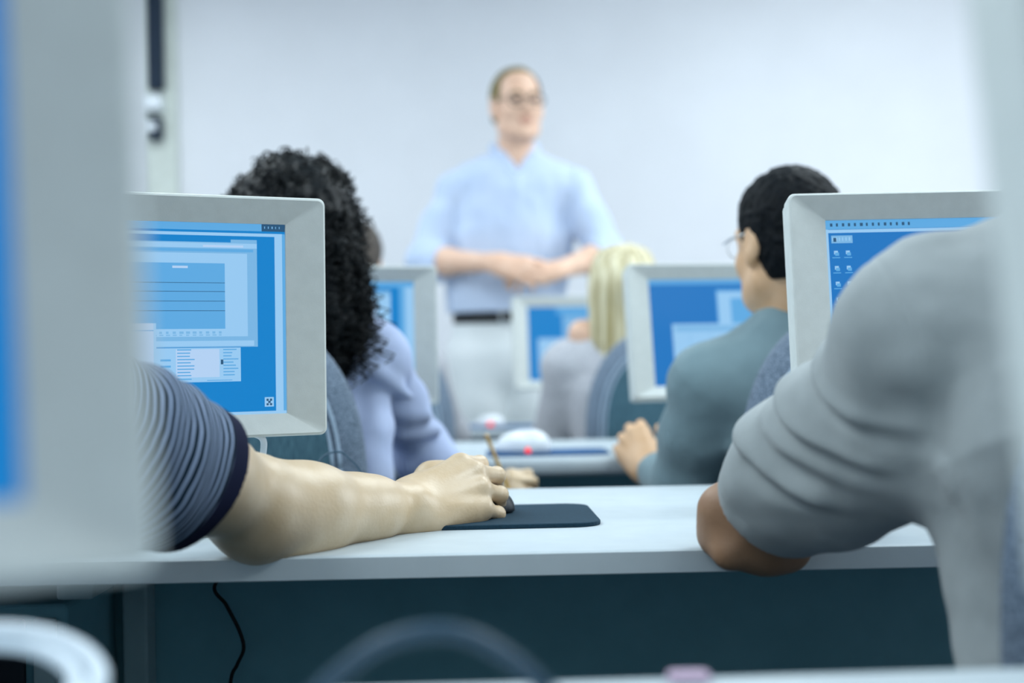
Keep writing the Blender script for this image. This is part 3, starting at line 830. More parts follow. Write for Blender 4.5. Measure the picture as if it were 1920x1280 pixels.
skin += [rc(sh, e1 + (sh - e1) * 0.35, 0.040, 0.042, 0.03), rc(e1 + (sh - e1) * 0.35, e1, 0.042, 0.046, 0.03), rc(e1, e1 + (wr - e1) * 0.3, 0.046, 0.045, 0.02), rc(e1 + (wr - e1) * 0.3, wr, 0.045, 0.028, 0.03),
         rc(at(1366, 1040, 1.435), at(1366, 1040, 1.435), 0.014, 0.014, 0.028), rc(at(1350, 955, 1.46), at(1345, 1000, 1.47), 0.022, 0.02, 0.03), rc(at(1440, 1030, 1.45), at(1480, 1035, 1.46), 0.02, 0.016, 0.03)]
skin += hand_prims(wr, unit(wr - e1), (0, 0, 1), -1, [(12, 22, 14)] * 4) + hand_prims(J['wrR'], (-0.5, 0.8, 0), (0, 0, 1), 1, [(12, 22, 14)] * 4)
F = blend(skin)
lo, hi = bounds([hc, J['pelvis'], sh, e1, wr, wr + V(-0.1, 0.16, 0), J['elR'], J['wrR'], J['shR'], V(0.5, 1.85, 0.8)], 0.18)
organic('body', F, lo, hi, 0.003, M_skin_tan, P2)
organic('hair', cap_hair(hc, hR, 0.96), hc - 0.16, hc + 0.16, 0.005, M_brown, P2)
ax = unit(e1 - sh)
hem = sh + ax * ((at(1455, 954, 1.42) - sh) @ ax)
nb = V(*J['neck'])
sidev = unit(np.cross(ax, V(0, 0, 1)))
upv = np.cross(sidev, ax)
body_sh = torso_prims(J, 1.0, 0.012) + [rc(at(1875, 1010, 1.2), at(1920, 1260, 1.14), 0.05, 0.053, 0.05),
          rc(sh, sh * 0.5 + hem * 0.5, 0.053, 0.053, 0.04), rc(sh * 0.5 + hem * 0.5, hem - ax * 0.05, 0.053, 0.064, 0.04), rc(hem - ax * 0.07, hem + ax * 0.1, 0.0645, 0.0635, 0.03),
          rc(at(1725, 812, 1.24), at(1590, 930, 1.34), 0.066, 0.045, 0.05),
          # folds of the sleeve
          rc(at(1414, 842, 1.37), at(1455, 824, 1.36), 0.020, 0.020, 0.02), rc(at(1455, 824, 1.36), at(1600, 830, 1.26), 0.018, 0.008, 0.025),
          rc(at(1515, 757, 1.33), at(1610, 748, 1.24), 0.016, 0.007, 0.025),
          rc(at(1582, 664, 1.29), at(1640, 640, 1.22), 0.0135, 0.013, 0.018), rc(at(1640, 640, 1.22), at(1720, 690, 1.15), 0.013, 0.006, 0.03),
          rc(at(1642, 606, 1.23), at(1742, 508, 1.2), 0.022, 0.024, 0.03),
          rc(at(1400, 905, 1.385), at(1540, 925, 1.29), 0.018, 0.010, 0.02)]
collar = [rc(nb + V(-0.055, -0.03, 0.012), nb + V(0.055, -0.03, 0.012), 0.02, 0.02, 0.02)]
F2 = blend(body_sh + collar)
hole = blend([rc(hem - ax * 0.035, hem + ax * 0.2, 0.0615, 0.061, 0.01)])
left_ = unit(-_cr * 0.817 + _cu * 0.577); left_ = unit(left_ - ax * (left_ @ ax))
sm0 = at(1662, 592, 1.2); smn = unit(np.cross(at(1752, 950, 1.2) - sm0, V(0, 1, 0)))
def shirt_p2(P):
    t_ = (P - hem) @ ax
    near = np.linalg.norm(P - e1, axis=1) < 0.24
    d = F2(P) + 0.002 * vnoise(P * np.array([13, 13, 9]), 31) + 0.0012 * vnoise(P * 45, 8)
    # folds running round the sleeve, and the armhole seam
    q = P - sh
    al, la = q @ ax, q @ left_
    gate = np.clip((la + 0.05) / 0.07, 0, 1) * (np.linalg.norm(q, axis=1) < 0.36)
    for t0, l0, sl_, am in ((0.205, 0.065, 0.54, 0.006), (0.140, 0.055, 0.84, 0.006), (0.084, 0.053, 0.8, 0.005), (0.172, 0.06, 0.7, 0.003)):
        tt = al - t0 - sl_ * (la - l0)
        d = d - gate * am * (np.exp(-(tt / 0.010) ** 2) - np.exp(-((tt - 0.02) / 0.009) ** 2))
    d = d + 0.0010 * np.exp(-(((P - sm0) @ smn) / 0.0028) ** 2) * (P[:, 1] < 1.25)
    # stitched hem line
    d = d + 0.0012 * np.exp(-((t_ + 0.024) / 0.0022) ** 2) * near
    d = np.where(near, np.maximum(d, t_), d)
    d = np.maximum(d, np.where(near, -hole(P), -1))
    d = np.maximum(d, J['pelvis'][2] - 0.06 - P[:, 2])
    d = np.maximum(d, -(np.linalg.norm((P - (nb + V(0, 0.015, 0.055))) * np.array([1, 1, 1]), axis=1) - 0.068))
    return d
lo, hi = bounds([J['pelvis'], J['shR'], sh, hem, nb], 0.2)
organic('shirt', shirt_p2, lo, hi, 0.0028, M_shirt_grey, P2, slack=1.7)
lower_body(P2, J, M_jean)

# ---- woman with dark curls, lavender shirt
J = dict(pelvis=(-0.44, 2.50, 0.56), waist=(-0.44, 2.51, 0.71), chest=(-0.435, 2.535, 0.86), neck=(-0.42, 2.54, 1.03), front=(0.05, 1, 0),
         shR=tuple(at(704, 664, 2.55)), shL=(-0.60, 2.55, 0.95), elR=tuple(at(789, 834, 2.73)), wrR=tuple(at(892, 938, 2.63)), elL=(-0.66, 2.7, 0.755), wrL=(-0.48, 2.93, 0.765))
P3 = person((-0.44, 2.5, 0), 'woman with long dark curly hair in lavender shirt, back to the camera')
hc, hR = at(556, 452, 2.58), frame((0.1, 1, -0.08))
sh, e1, wr = V(*J['shR']), V(*J['elR']), V(*J['wrR'])
skin = torso_prims(J, 0.88, -0.012) + neck_prims(J, hc, hR, 0.88) + head_prims(hc, hR, 0.9) + arm_prims(J['shL'], J['elL'], J['wrL'], 0.85) + arm_prims(sh, e1, wr, 0.70)
hw = at(962, 902, 2.60)
skin += hand_prims(wr, unit(V(0.88, -0.2, 0.36)), V(-0.2, -0.75, 0.62), 1, [(40, 62, 30), (44, 66, 30), (50, 66, 30), (56, 60, 30)], 0.12, ((0.75, 0.35, -0.55), (0.9, -0.1, -0.4), (0.85, -0.3, -0.4)), 0.86)
skin += hand_prims(J['wrL'], (0.3, 0.9, 0), (0, 0, 1), -1, [(14, 24, 14)] * 4, s=0.92)
F = blend(skin)
lo, hi = bounds([hc, J['pelvis'], sh, e1, wr, hw, J['elL'], J['wrL'] + V(0, 0.2, 0), J['shL']], 0.17)
organic('body', F, lo, hi, 0.004, M_skin, P3)
arms = [rc(sh, sh * 0.45 + e1 * 0.55, 0.050, 0.049, 0.03), rc(sh * 0.45 + e1 * 0.55, e1, 0.049, 0.046, 0.02), rc(e1, at(774, 868, 2.71), 0.045, 0.034, 0.02), rc(e1, e1 + (wr - e1) * 0.62, 0.048, 0.044, 0.02),
        rc(at(722, 765, 2.58), at(800, 778, 2.63), 0.016, 0.012, 0.015), rc(at(752, 812, 2.63), at(818, 806, 2.67), 0.013, 0.012, 0.015), rc(at(712, 700, 2.50), at(765, 742, 2.55), 0.012, 0.008, 0.02),
        rc(J['shL'], J['elL'], 0.056, 0.052, 0.03), rc(J['elL'], J['wrL'], 0.05, 0.036, 0.03),
        rc(at(692, 730, 2.54), at(706, 790, 2.52), 0.032, 0.03, 0.015), rc(at(700, 820, 2.5), at(708, 900, 2.47), 0.03, 0.032, 0.04)]
F3 = blend(torso_prims(J, 0.88, 0.012) + arms)
ecut, ndir = e1 + (wr - e1) * 0.6, unit(wr - e1)
def shirt_p3(P):
    d = F3(P) + 0.005 * vnoise(P * np.array([15, 15, 11]), 41) + 0.002 * vnoise(P * 36, 42)
    near = np.linalg.norm(P - ecut, axis=1) < 0.08
    d = np.where(near, np.maximum(d, (P - ecut) @ ndir), d)
    d = np.maximum(d, J['pelvis'][2] - 0.05 - P[:, 2])
    return np.maximum(d, -(np.linalg.norm(P - (V(*J['neck']) + V(0, 0.03, 0.05)), axis=1) - 0.07))
lo, hi = bounds([J['pelvis'], sh, J['shL'], e1, J['elL'], J['wrL'], J['neck']], 0.17)
organic('shirt', shirt_p3, lo, hi, 0.004, M_shirt_lav, P3, slack=1.8)
# the mass of curls, then single ringlets over it
mass = blend([el(hc + V(0, -0.02, 0.05), (0.109, 0.12, 0.103), None, 0.03), el(hc + V(-0.002, -0.055, -0.05), (0.106, 0.10, 0.13), None, 0.05), el(at(600, 600, 2.5), (0.075, 0.075, 0.095), None, 0.05), el(at(628, 560, 2.5), (0.04, 0.06, 0.12), None, 0.05), el(at(500, 620, 2.5), (0.09, 0.07, 0.1), None, 0.05)])
def hair_p3(P):
    d = mass(P) + 0.010 * vnoise(P * 36, 51) + 0.006 * vnoise(P * 85, 52) + 0.003 * vnoise(P * 170, 53)
    q = (P - hc) @ hR
    face = np.maximum(np.abs(q[:, 0]) - 0.07, np.maximum(0.035 - q[:, 1], np.maximum(q[:, 2] - 0.06, -0.16 - q[:, 2])))
    return np.maximum(d, -face)
lo, hi = bounds([hc + 0.16, hc - 0.16, at(600, 690, 2.5), at(500, 690, 2.5)], 0.1)
v, q = surf(hair_p3, lo, hi, 0.0035, 2.2)
hair = link_mesh('hair', v, q, M_curl, P3, True, local=False)
b = MB()
pick = RNG.choice(len(v), 950, replace=False)
nrm = grad(mass, v[pick], 2e-3)
for p, n_ in zip(v[pick], nrm):
    if p[1] > hc[1] + 0.07: continue
    ln = RNG.uniform(0.04, 0.10) * (0.35 if n_[2] > 0.45 else 1); rr = RNG.uniform(0.004, 0.009); turns = ln / RNG.uniform(0.014, 0.022); ph = RNG.uniform(0, 6.28)
    ax_ = V(0, 0, -1) * RNG.uniform(0.7, 1.2) + RNG.normal(0, 0.3, 3); ax_ = unit(ax_ - n_ * (ax_ @ n_) + n_ * RNG.uniform(-0.05, 0.12))
    a1 = unit(np.cross(ax_, n_ + 1e-3)); a2 = np.cross(ax_, a1)
    tt = np.linspace(0, 1, int(10 * turns) + 6)
    env = rr * np.minimum(1, tt * 4 + 0.2)
    pts = p + n_ * 0.002 + tt[:, None] * ln * ax_ + (env * np.cos(ph + tt * turns * 6.283))[:, None] * a1 + (env * np.sin(ph + tt * turns * 6.283))[:, None] * a2
    b.tube(pts, np.linspace(0.0017, 0.0009, len(tt)), 5, False)
for k in range(26):   # loose ringlets hanging over the shoulder
    p = at(RNG.uniform(655, 705), RNG.uniform(520, 640), RNG.uniform(2.44, 2.5)); ln = RNG.uniform(0.03, 0.08); tt = np.linspace(0, 1, 40); rr = RNG.uniform(0.006, 0.011); ph = RNG.uniform(0, 6.28)
    d_ = unit(V(RNG.uniform(0, 0.5), 0, -1))
    pts = p + tt[:, None] * ln * d_ + np.stack([rr * np.cos(ph + tt * 16), rr * np.sin(ph + tt * 16), 0.2 * rr * np.sin(ph + tt * 16)], -1)
    b.tube(pts, 0.0011, 5, False)
b.build('ringlets', M_curl, hair, True, local=False)
lower_body(P3, J, M_jean)

# ---- man with short black hair, grey-teal sweater
J = dict(pelvis=(0.575, 2.50, 0.56), waist=(0.57, 2.50, 0.71), chest=(0.545, 2.52, 0.85), neck=(0.505, 2.51, 0.985), front=(-0.12, 1, 0),
         shL=tuple(at(1330, 716, 2.52)), shR=(0.70, 2.54, 0.90), elL=tuple(at(1292, 915, 2.60)), wrL=tuple(at(1218, 878, 2.79)), elR=(0.80, 2.66, 0.71), wrR=(0.68, 2.92, 0.765))
P4 = person((0.575, 2.5, 0), 'man with short black hair in grey-teal long-sleeved sweater, hand on the desk edge')
hc, hR = at(1470, 452, 2.50), frame((-0.5, 1, -0.06))
sh, e1, wr = V(*J['shL']), V(*J['elL']), V(*J['wrL'])
skin = torso_prims(J, 0.97, -0.012) + neck_prims(J, hc, hR, 0.98) + head_prims(hc, hR, 0.97) + arm_prims(sh, e1, wr) + arm_prims(J['shR'], J['elR'], J['wrR'])
skin += hand_prims(wr, unit(V(-0.32, 0.55, 0.55)), V(-0.5, -0.45, 0.75), -1, [(40, 30, 20), (42, 34, 20), (42, 34, 20), (40, 30, 20)], 0.08, ((0.6, 0.6, -0.3), (0.9, 0.3, -0.2), (0.9, 0.1, -0.3)), 1.0)
skin += hand_prims(J['wrR'], (-0.3, 0.9, 0), (0, 0, 1), 1, [(14, 24, 14)] * 4)
F = blend(skin)
lo, hi = bounds([hc, J['pelvis'], sh, e1, wr + V(-0.1, 0.1, 0.1), J['elR'], J['wrR'] + V(0, 0.15, 0), J['shR']], 0.17)
organic('body', F, lo, hi, 0.0035, M_skin_warm, P4)
organic('hair', cap_hair(hc, hR, 0.97, 0.011, 0.0028, 120, 0.06, -0.075, 61), hc - 0.17, hc + 0.17, 0.003, M_hair_black, P4, slack=1.8)
arms = [rc(sh, sh * 0.5 + e1 * 0.5, 0.062, 0.066, 0.04), rc(sh * 0.5 + e1 * 0.5, e1, 0.066, 0.06, 0.03), rc(e1, wr - (wr - e1) * 0.12, 0.058, 0.04, 0.04), rc(J['shR'], J['elR'], 0.062, 0.056, 0.03), rc(J['elR'], J['wrR'], 0.055, 0.038, 0.03)]
F4 = blend(torso_prims(J, 0.97, 0.010) + arms + [rc(V(*J['neck']) + V(-0.03, -0.025, -0.005), V(*J['neck']) + V(0.03, -0.025, -0.005), 0.045, 0.045, 0.03)])
wcut, wdir = wr - (wr - e1) * 0.16, unit(wr - e1)
wcut2, wdir2 = V(*J['wrR']), unit(V(*J['wrR']) - V(*J['elR']))
def shirt_p4(P):
    d = F4(P) + 0.004 * vnoise(P * np.array([15, 15, 9]), 71) + 0.0015 * vnoise(P * 40, 72)
    near = np.linalg.norm(P - wcut, axis=1) < 0.085
    d = np.where(near, np.maximum(d, (P - wcut) @ wdir), d)
    near = np.linalg.norm(P - wcut2, axis=1) < 0.07
    d = np.where(near, np.maximum(d, (P - wcut2) @ wdir2), d)
    d = np.maximum(d, J['pelvis'][2] - 0.05 - P[:, 2])
    return np.maximum(d, -(np.linalg.norm(P - (V(*J['neck']) + V(-0.01, 0.03, 0.065)), axis=1) - 0.072))
lo, hi = bounds([J['pelvis'], sh, J['shR'], e1, J['elR'], wr, J['wrR'], J['neck']], 0.17)
organic('sweater', shirt_p4, lo, hi, 0.004, M_shirt_teal, P4, slack=1.8)
g4 = lambda *p: hc + hR @ (V(*p) * 0.97)
b = MB()
b.tube([g4(-0.083, 0.0, 0.012), g4(-0.08, 0.05, 0.01), g4(-0.066, 0.095, 0.006)], 0.0018, 6)
b.tube([g4(0.083, 0.0, 0.012), g4(0.08, 0.05, 0.01), g4(0.066, 0.095, 0.006)], 0.0018, 6)
for q in (-1, 1):
    b.tube([g4(q * (0.033 + 0.025 * math.cos(a)), 0.094, -0.002 + 0.02 * math.sin(a)) for a in np.linspace(0, 6.283, 25)], 0.001, 6)
b.tube([g4(-0.008, 0.106, 0.002), g4(0.008, 0.106, 0.002)], 0.0016, 6)
b.build('glasses', M_metal, P4, True, local=False)
lower_body(P4, J, M_jean)

# ---- blond woman and her neighbour in the row nearest the front
def front_row(cx, label, hairkind, mshirt, headpx, hd_, side=1, sk=M_skin_pink):
    J = dict(pelvis=(cx, 3.88, 0.56), waist=(cx, 3.88, 0.71), chest=(cx - 0.005, 3.90, 0.855), neck=(cx - 0.015, 3.905, 0.985), front=(-0.05, 1, 0),
             shL=(cx - 0.165, 3.91, 0.915), shR=(cx + 0.155, 3.91, 0.915), elL=(cx - 0.215, 3.97, 0.70), wrL=(cx - 0.17, 4.2, 0.76), elR=(cx + 0.22, 4.02, 0.73), wrR=(cx + 0.12, 4.24, 0.765))
    t = person((cx, 3.88, 0), label)
    hc, hR = at(*headpx, 3.92), frame(hd_)
    skin = torso_prims(J, 0.86, -0.01) + neck_prims(J, hc, hR, 0.9) + head_prims(hc, hR, 0.9)
    if hairkind == 'long': skin.append(rc(V(*J['neck']), at(1090, 624, 3.89), 0.05, 0.036, 0.05))
    sl = torso_prims(J, 0.86, 0.014)
    for a, b_, c, q in (('shL', 'elL', 'wrL', -1), ('shR', 'elR', 'wrR', 1)):
        skin += arm_prims(J[a], J[b_], J[c], 0.82) + hand_prims(J[c], (q * -0.2, 0.9, 0.05), (0, 0, 1), q, [(14, 24, 14)] * 4, s=0.92)
        sl += [rc(J[a], J[b_], 0.056, 0.054, 0.04), rc(J[b_], V(*J[c]) - V(0, 0.03, 0), 0.052, 0.038, 0.03)]
    lo, hi = bounds([hc, J['pelvis'], J['elL'], J['elR'], V(*J['wrL']) + V(0, 0.1, 0), J['wrR']], 0.17)
    organic('body', blend(skin), lo, hi, 0.0055, sk, t)
    FS = blend(sl)
    def G(P):
        d = FS(P) + 0.005 * vnoise(P * 14, 81)
        d = np.maximum(d, J['pelvis'][2] - 0.05 - P[:, 2])
        d = np.maximum(d, P[:, 1] - 4.2)
        return np.maximum(d, -(np.linalg.norm(P - (V(*J['neck']) + V(-0.04, 0.0, 0.06)), axis=1) - 0.085))
    organic('sweater', G, lo, hi, 0.006, mshirt, t, slack=1.8)
    if hairkind == 'long':
        ms = blend([el(hc + V(0, -0.012, 0.035), (0.088, 0.105, 0.098), None, 0.03), ec(hc + V(0, -0.045, 0), hc + V(-0.005, -0.065, -0.185), 0.09, 0.083, (0, 1, 0), 0.6, 0.04)])
        def Hh(P):
            qx = P[:, 0] - hc[0]
            ang = np.arctan2(P[:, 0] - hc[0], -(P[:, 1] - hc[1]) + 0.06)
            d = ms(P) + 0.004 * np.sin(ang * 22 + 2 * vnoise(P * 9, 5)) + 0.003 * vnoise(P * np.array([60, 60, 8]), 91)
            q = (P - hc) @ hR
            face = np.maximum(np.abs(q[:, 0]) - 0.062, np.maximum(0.03 - q[:, 1], q[:, 2] - 0.055))
            d = np.maximum(d, -face)
            return np.maximum(d, hc[2] - 0.215 + 0.012 * vnoise(P * np.array([50, 50, 0.1]), 93) - P[:, 2])
        v, q = surf(Hh, hc - V(0.16, 0.2, 0.29), hc + V(0.16, 0.17, 0.17), 0.0045, 2.2)
        hair = link_mesh('hair', v, q, M_blond, t, True, local=False)
        b = MB()
        for k in range(420):
            a = RNG.uniform(-1.5, 1.5)
            top = hc + V(math.sin(a) * 0.03, -0.02 - 0.02 * math.cos(a), 0.128)
            rr = RNG.uniform(0.99, 1.06)
            low = hc + V(math.sin(a) * 0.088 * rr, -0.062 - 0.052 * math.cos(a) * rr, -RNG.uniform(0.12, 0.22))
            m1 = hc + V(math.sin(a) * 0.091 * rr, -0.02 - 0.098 * math.cos(a) * rr, 0.03)
            m2 = hc + V(math.sin(a) * 0.093 * rr, -0.05 - 0.062 * math.cos(a) * rr, -0.06)
            m0 = hc + V(math.sin(a) * 0.07 * rr, -0.015 - 0.07 * math.cos(a) * rr, 0.105)
            b.tube(smooth_path([top, m0, m1, m2, low], 5), RNG.uniform(0.0012, 0.0028), 5, False)
        b.build('strands', M_blond2, hair, True, local=False)
    else:
        organic('hair', cap_hair(hc, hR, 0.9, 0.012, 0.003), hc - 0.16, hc + 0.16, 0.006, M_brown, t)
    lower_body(t, J, M_jean, 0.012)
    return t
front_row(0.315, 'woman with long straight blond hair in pale grey sweater, back to the camera', 'long', M_sweater, (1168, 548), (-0.3, 1, -0.05))
front_row(-0.40, 'person with brown-grey hair mostly hidden behind the dark curly hair', 'short', M_sweater, (664, 492), (0.1, 1, 0))

# ---- the teacher, standing at the front
J = dict(pelvis=(-0.03, 4.86, 1.0), waist=(-0.02, 4.86, 1.13), chest=(0.01, 4.85, 1.36), neck=(0.022, 4.86, 1.625), front=(0.12, -1, 0), stand=1,
         shR=(-0.185, 4.86, 1.515), shL=(0.218, 4.84, 1.52), elR=(-0.285, 4.80, 1.275), elL=(0.325, 4.78, 1.28), wrR=(-0.045, 4.60, 1.25), wrL=(0.15, 4.62, 1.225))
T = person((-0.03, 4.86, 0), 'standing man in light blue shirt and cream trousers, glasses, hands clasped at his waist')
hc, hR = at(970, 197, 4.83), frame((0.3, -1, 0.02))
skin = torso_prims(J, 1.06, -0.014) + neck_prims(J, hc, hR, 1.04) + head_prims(hc, hR, 1.04)
for a, b_, c in (('shL', 'elL', 'wrL'), ('shR', 'elR', 'wrR')): skin += arm_prims(J[a], J[b_], J[c], 1.02)
LG, ends, _ = legs_geo(J, -0.018)
skin += LG
skin += hand_prims(J['wrR'], (0.92, -0.22, -0.18), (-0.15, -0.86, 0.5), 1, [(16, 26, 16), (18, 30, 18), (22, 32, 18), (26, 34, 18)], 0.10, ((0.7, 0.6, -0.35), (0.9, 0.3, -0.3), (0.9, 0.1, -0.3)), 1.06)
skin += hand_prims(J['wrL'], (-0.92, -0.10, -0.02), (0.1, -0.55, 0.8), -1, [(20, 40, 20)] * 4, 0.06, ((0.75, 0.55, -0.2), (0.9, 0.3, 0), (0.95, 0.1, -0.1)), 1.04)
F = blend(skin)
lo, hi = bounds([hc, J['elR'], J['elL'], J['wrR'], J['wrL']] + ends, 0.19)
lo[2] = 0.05
def zones_T(Pc):
    q = (Pc - hc) @ hR / 1.04
    m = np.zeros(len(Pc), int)
    m[((q[:, 0] / 0.025) ** 2 + ((q[:, 2] + 0.0675) / 0.0115) ** 2 < 1) & (q[:, 1] > 0.08)] = 1
    for s_ in (-1, 1):
        m[(((q[:, 0] - s_ * 0.031) / 0.013) ** 2 + ((q[:, 2] + 0.001) / 0.0075) ** 2 < 1) & (q[:, 1] > 0.06)] = 2
    return m
organic('body', F, lo, hi, 0.0042, [M_skin_pink, M_lip, M_eye], T, zones=zones_T)
gT = lambda *p: hc + hR @ (V(*p) * 1.04)
# thin receding hair
Hc = blend([el(gT(0, -0.02, 0.034), V(0.077, 0.098, 0.088) * 1.04 + 0.007, hR, 0.02), el(gT(0, -0.045, -0.03), V(0.066, 0.062, 0.06) * 1.04 + 0.006, hR, 0.03)])
def hairT(P):
    q = (P - hc) @ hR / 1.04
    x, y, z = q.T
    d = Hc(P) + 0.0025 * vnoise(P * 90, 101)
    line = np.where(y > -0.01, 0.098 + 0.2 * (y - 0.03) - 9 * (x * x) * 1.6 * (np.abs(x) > 0.0), -0.05)
    line = np.where(y > 0.035, 0.1 + 0.15 * (y - 0.035), line)
    line = np.where((np.abs(x) > 0.066) & (y > -0.01) & (y < 0.04), 0.0, line)
    return np.maximum(np.maximum(d, (line - z) * 0.8), (y - 0.062) * 1.0)
organic('hair', hairT, hc - 0.17, hc + 0.17, 0.004, M_sandy, T, slack=1.8)
b = MB()
for q in (-1, 1):
    b.tube([gT(q * (0.012 + 0.038 * t_), 0.094 - 0.012 * t_, 0.021 + 0.006 * math.sin(t_ * 3)) for t_ in np.linspace(0, 1, 8)], [0.002 + 0.0018 * math.sin(0.3 + 2.6 * t_) for t_ in np.linspace(0, 1, 8)], 6)
b.build('eyebrows', M_sandy, T, True, local=False)
b = MB()
for q in (-1, 1):
    b.tube([gT(q * (0.033 + 0.0275 * math.cos(a)), 0.109 - 0.006 * (math.cos(a) + 1) / 2, -0.003 + 0.021 * math.sin(a)) for a in np.linspace(0, 6.283, 29)], 0.0019, 6)
    b.tube([gT(q * 0.06, 0.102, 0.004), gT(q * 0.077, 0.05, 0.006), gT(q * 0.086, -0.01, 0.008)], 0.0017, 6)
b.tube([gT(-0.006, 0.111, 0.002), gT(0, 0.114, 0.004), gT(0.006, 0.111, 0.002)], 0.0018, 6)
b.build('glasses', M_dark, T, True, local=False)
# shirt: bloused above the belt, sleeves rolled below the elbow
fT = unit(J['front'])
arms = []
for a, b_, c in (('shL', 'elL', 'wrL'), ('shR', 'elR', 'wrR')):
    A, B, C = V(*J[a]), V(*J[b_]), V(*J[c])
    arms += [rc(A, A * 0.5 + B * 0.5, 0.062, 0.060, 0.04), rc(A * 0.5 + B * 0.5, B, 0.060, 0.062, 0.04), rc(B, B + (C - B) * 0.16, 0.062, 0.060, 0.03), rc(B + (C - B) * 0.14 - V(0, 0, 0.01), B + (C - B) * 0.2 - V(0, 0, 0.01), 0.064, 0.062, 0.01)]
armsT = blend(arms)
FT = blend(torso_prims(J, 1.04, 0.012, 0.012) + [rc(V(*J['neck']) - V(0, 0, 0.05), V(*J[k]) - V(0, 0, 0.005), 0.055, 0.05, 0.04) for k in ('shL', 'shR')] + [ec(V(-0.02, 4.86, 1.12), V(-0.02, 4.86, 1.17), 0.165, 0.17, fT, 0.72, 0.06), ec(V(-0.01, 4.86, 1.2), V(0.02, 4.86, 1.46), 0.168, 0.172, fT, 0.68, 0.08)])
neckc = V(*J['neck']) + fT * 0.035 + V(0, 0, 0.06)
def shirtT(P):
    x = (P[:, 0] - 0.02)
    d = FT(P) - 0.002 * (np.abs(x - 0.0) < 0.018) * (P[:, 1] < 4.8)
    e = armsT(P)
    for b_, c in (('elL', 'wrL'), ('elR', 'wrR')):
        B, C = V(*J[b_]), V(*J[c]); n_ = unit(C - B); p_ = B + (C - B) * 0.27
        near = np.linalg.norm(P - p_, axis=1) < 0.11
        e = np.where(near & ((P - B) @ n_ > 0), np.maximum(e, (P - p_) @ n_), e)
    h_ = np.maximum(0.014 - np.abs(d - e), 0) / 0.014
    d = np.minimum(d, e) - h_ * h_ * 0.014 * 0.25 + 0.005 * vnoise(P * np.array([16, 16, 7]), 111) + 0.004 * vnoise(P * np.array([34, 34, 20]), 112)
    d = np.maximum(d, 1.098 - P[:, 2])
    q = P - neckc
    d = np.maximum(d, -(np.linalg.norm(q * np.array([1, 1, 0.75]), axis=1) - 0.064))
    vv = np.maximum(np.abs(P[:, 0] - 0.03) - np.clip((P[:, 2] - 1.555) * 0.9, -1, 0.05), np.maximum(4.7 - 0.2 - P[:, 1], P[:, 1] - 4.82))
    return np.maximum(d, -vv)
lo, hi = bounds([J['pelvis'], J['elL'], J['elR'], J['shL'], J['shR'], J['neck'], J['wrL'], J['wrR']], 0.18)
organic('shirt', shirtT, lo, hi, 0.0055, M_shirt_blue, T, slack=1.9)
# collar: a band round the neck opening and two pointed leaves
rt = np.cross(fT, V(0, 0, 1)); nk = V(*J['neck'])
g_ = lambda a_, b_, c_: nk + rt * a_ + fT * b_ + V(0, 0, c_)
cp = [rc(g_(-0.05, -0.055, 0.04), g_(0.05, -0.055, 0.04), 0.017, 0.017, 0.02)]
for q in (-1, 1):
    cp += [rc(g_(q * 0.05, -0.055, 0.04), g_(q * 0.068, 0.0, 0.035), 0.017, 0.016, 0.02), rc(g_(q * 0.068, 0.0, 0.035), g_(q * 0.05, 0.06, 0.0), 0.016, 0.014, 0.02),
           rc(g_(q * 0.05, 0.06, 0.0), g_(q * 0.012, 0.092, -0.055), 0.014, 0.012, 0.015), rc(g_(q * 0.062, 0.055, -0.005), g_(q * 0.052, 0.096, -0.075), 0.018, 0.007, 0.02), rc(g_(q * 0.03, 0.08, -0.03), g_(q * 0.05, 0.096, -0.07), 0.011, 0.006, 0.02)]
organic('collar', blend(cp), nk - V(0.13, 0.15, 0.13), nk + V(0.13, 0.12, 0.1), 0.004, M_shirt_blue, T)
L_, ends, fr_ = legs_geo(J)
lower_body(T, J, M_chino, 0.007)
rt = np.cross(fT, V(0, 0, 1))
Fb = blend([ec(V(*J['pelvis']) + V(0, 0, 0.02), V(*J['pelvis']) + V(0, 0, 0.12), 0.172, 0.168, fT, 0.80, 0.03)])
belt = lambda P: np.maximum(np.maximum(Fb(P), 1.060 - P[:, 2]), P[:, 2] - 1.096)
organic('belt', belt, V(*J['pelvis']) - V(0.25, 0.25, 0), V(*J['pelvis']) + V(0.25, 0.25, 0.2), 0.006, M_belt, T)
bp = V(*J['pelvis']) + fT * 0.139 + V(0, 0, 0.08)
b = MB()
for sx in (-1, 1): b.tube([bp + rt * sx * 0.022 - V(0, 0, 0.019), bp + rt * sx * 0.022 + V(0, 0, 0.019)], 0.0035, 8)
for sz in (-1, 1): b.tube([bp - rt * 0.022 + V(0, 0, 0.019 * sz), bp + rt * 0.022 + V(0, 0, 0.019 * sz)], 0.0035, 8)
b.build('belt_buckle', M_metal, T, True, local=False)

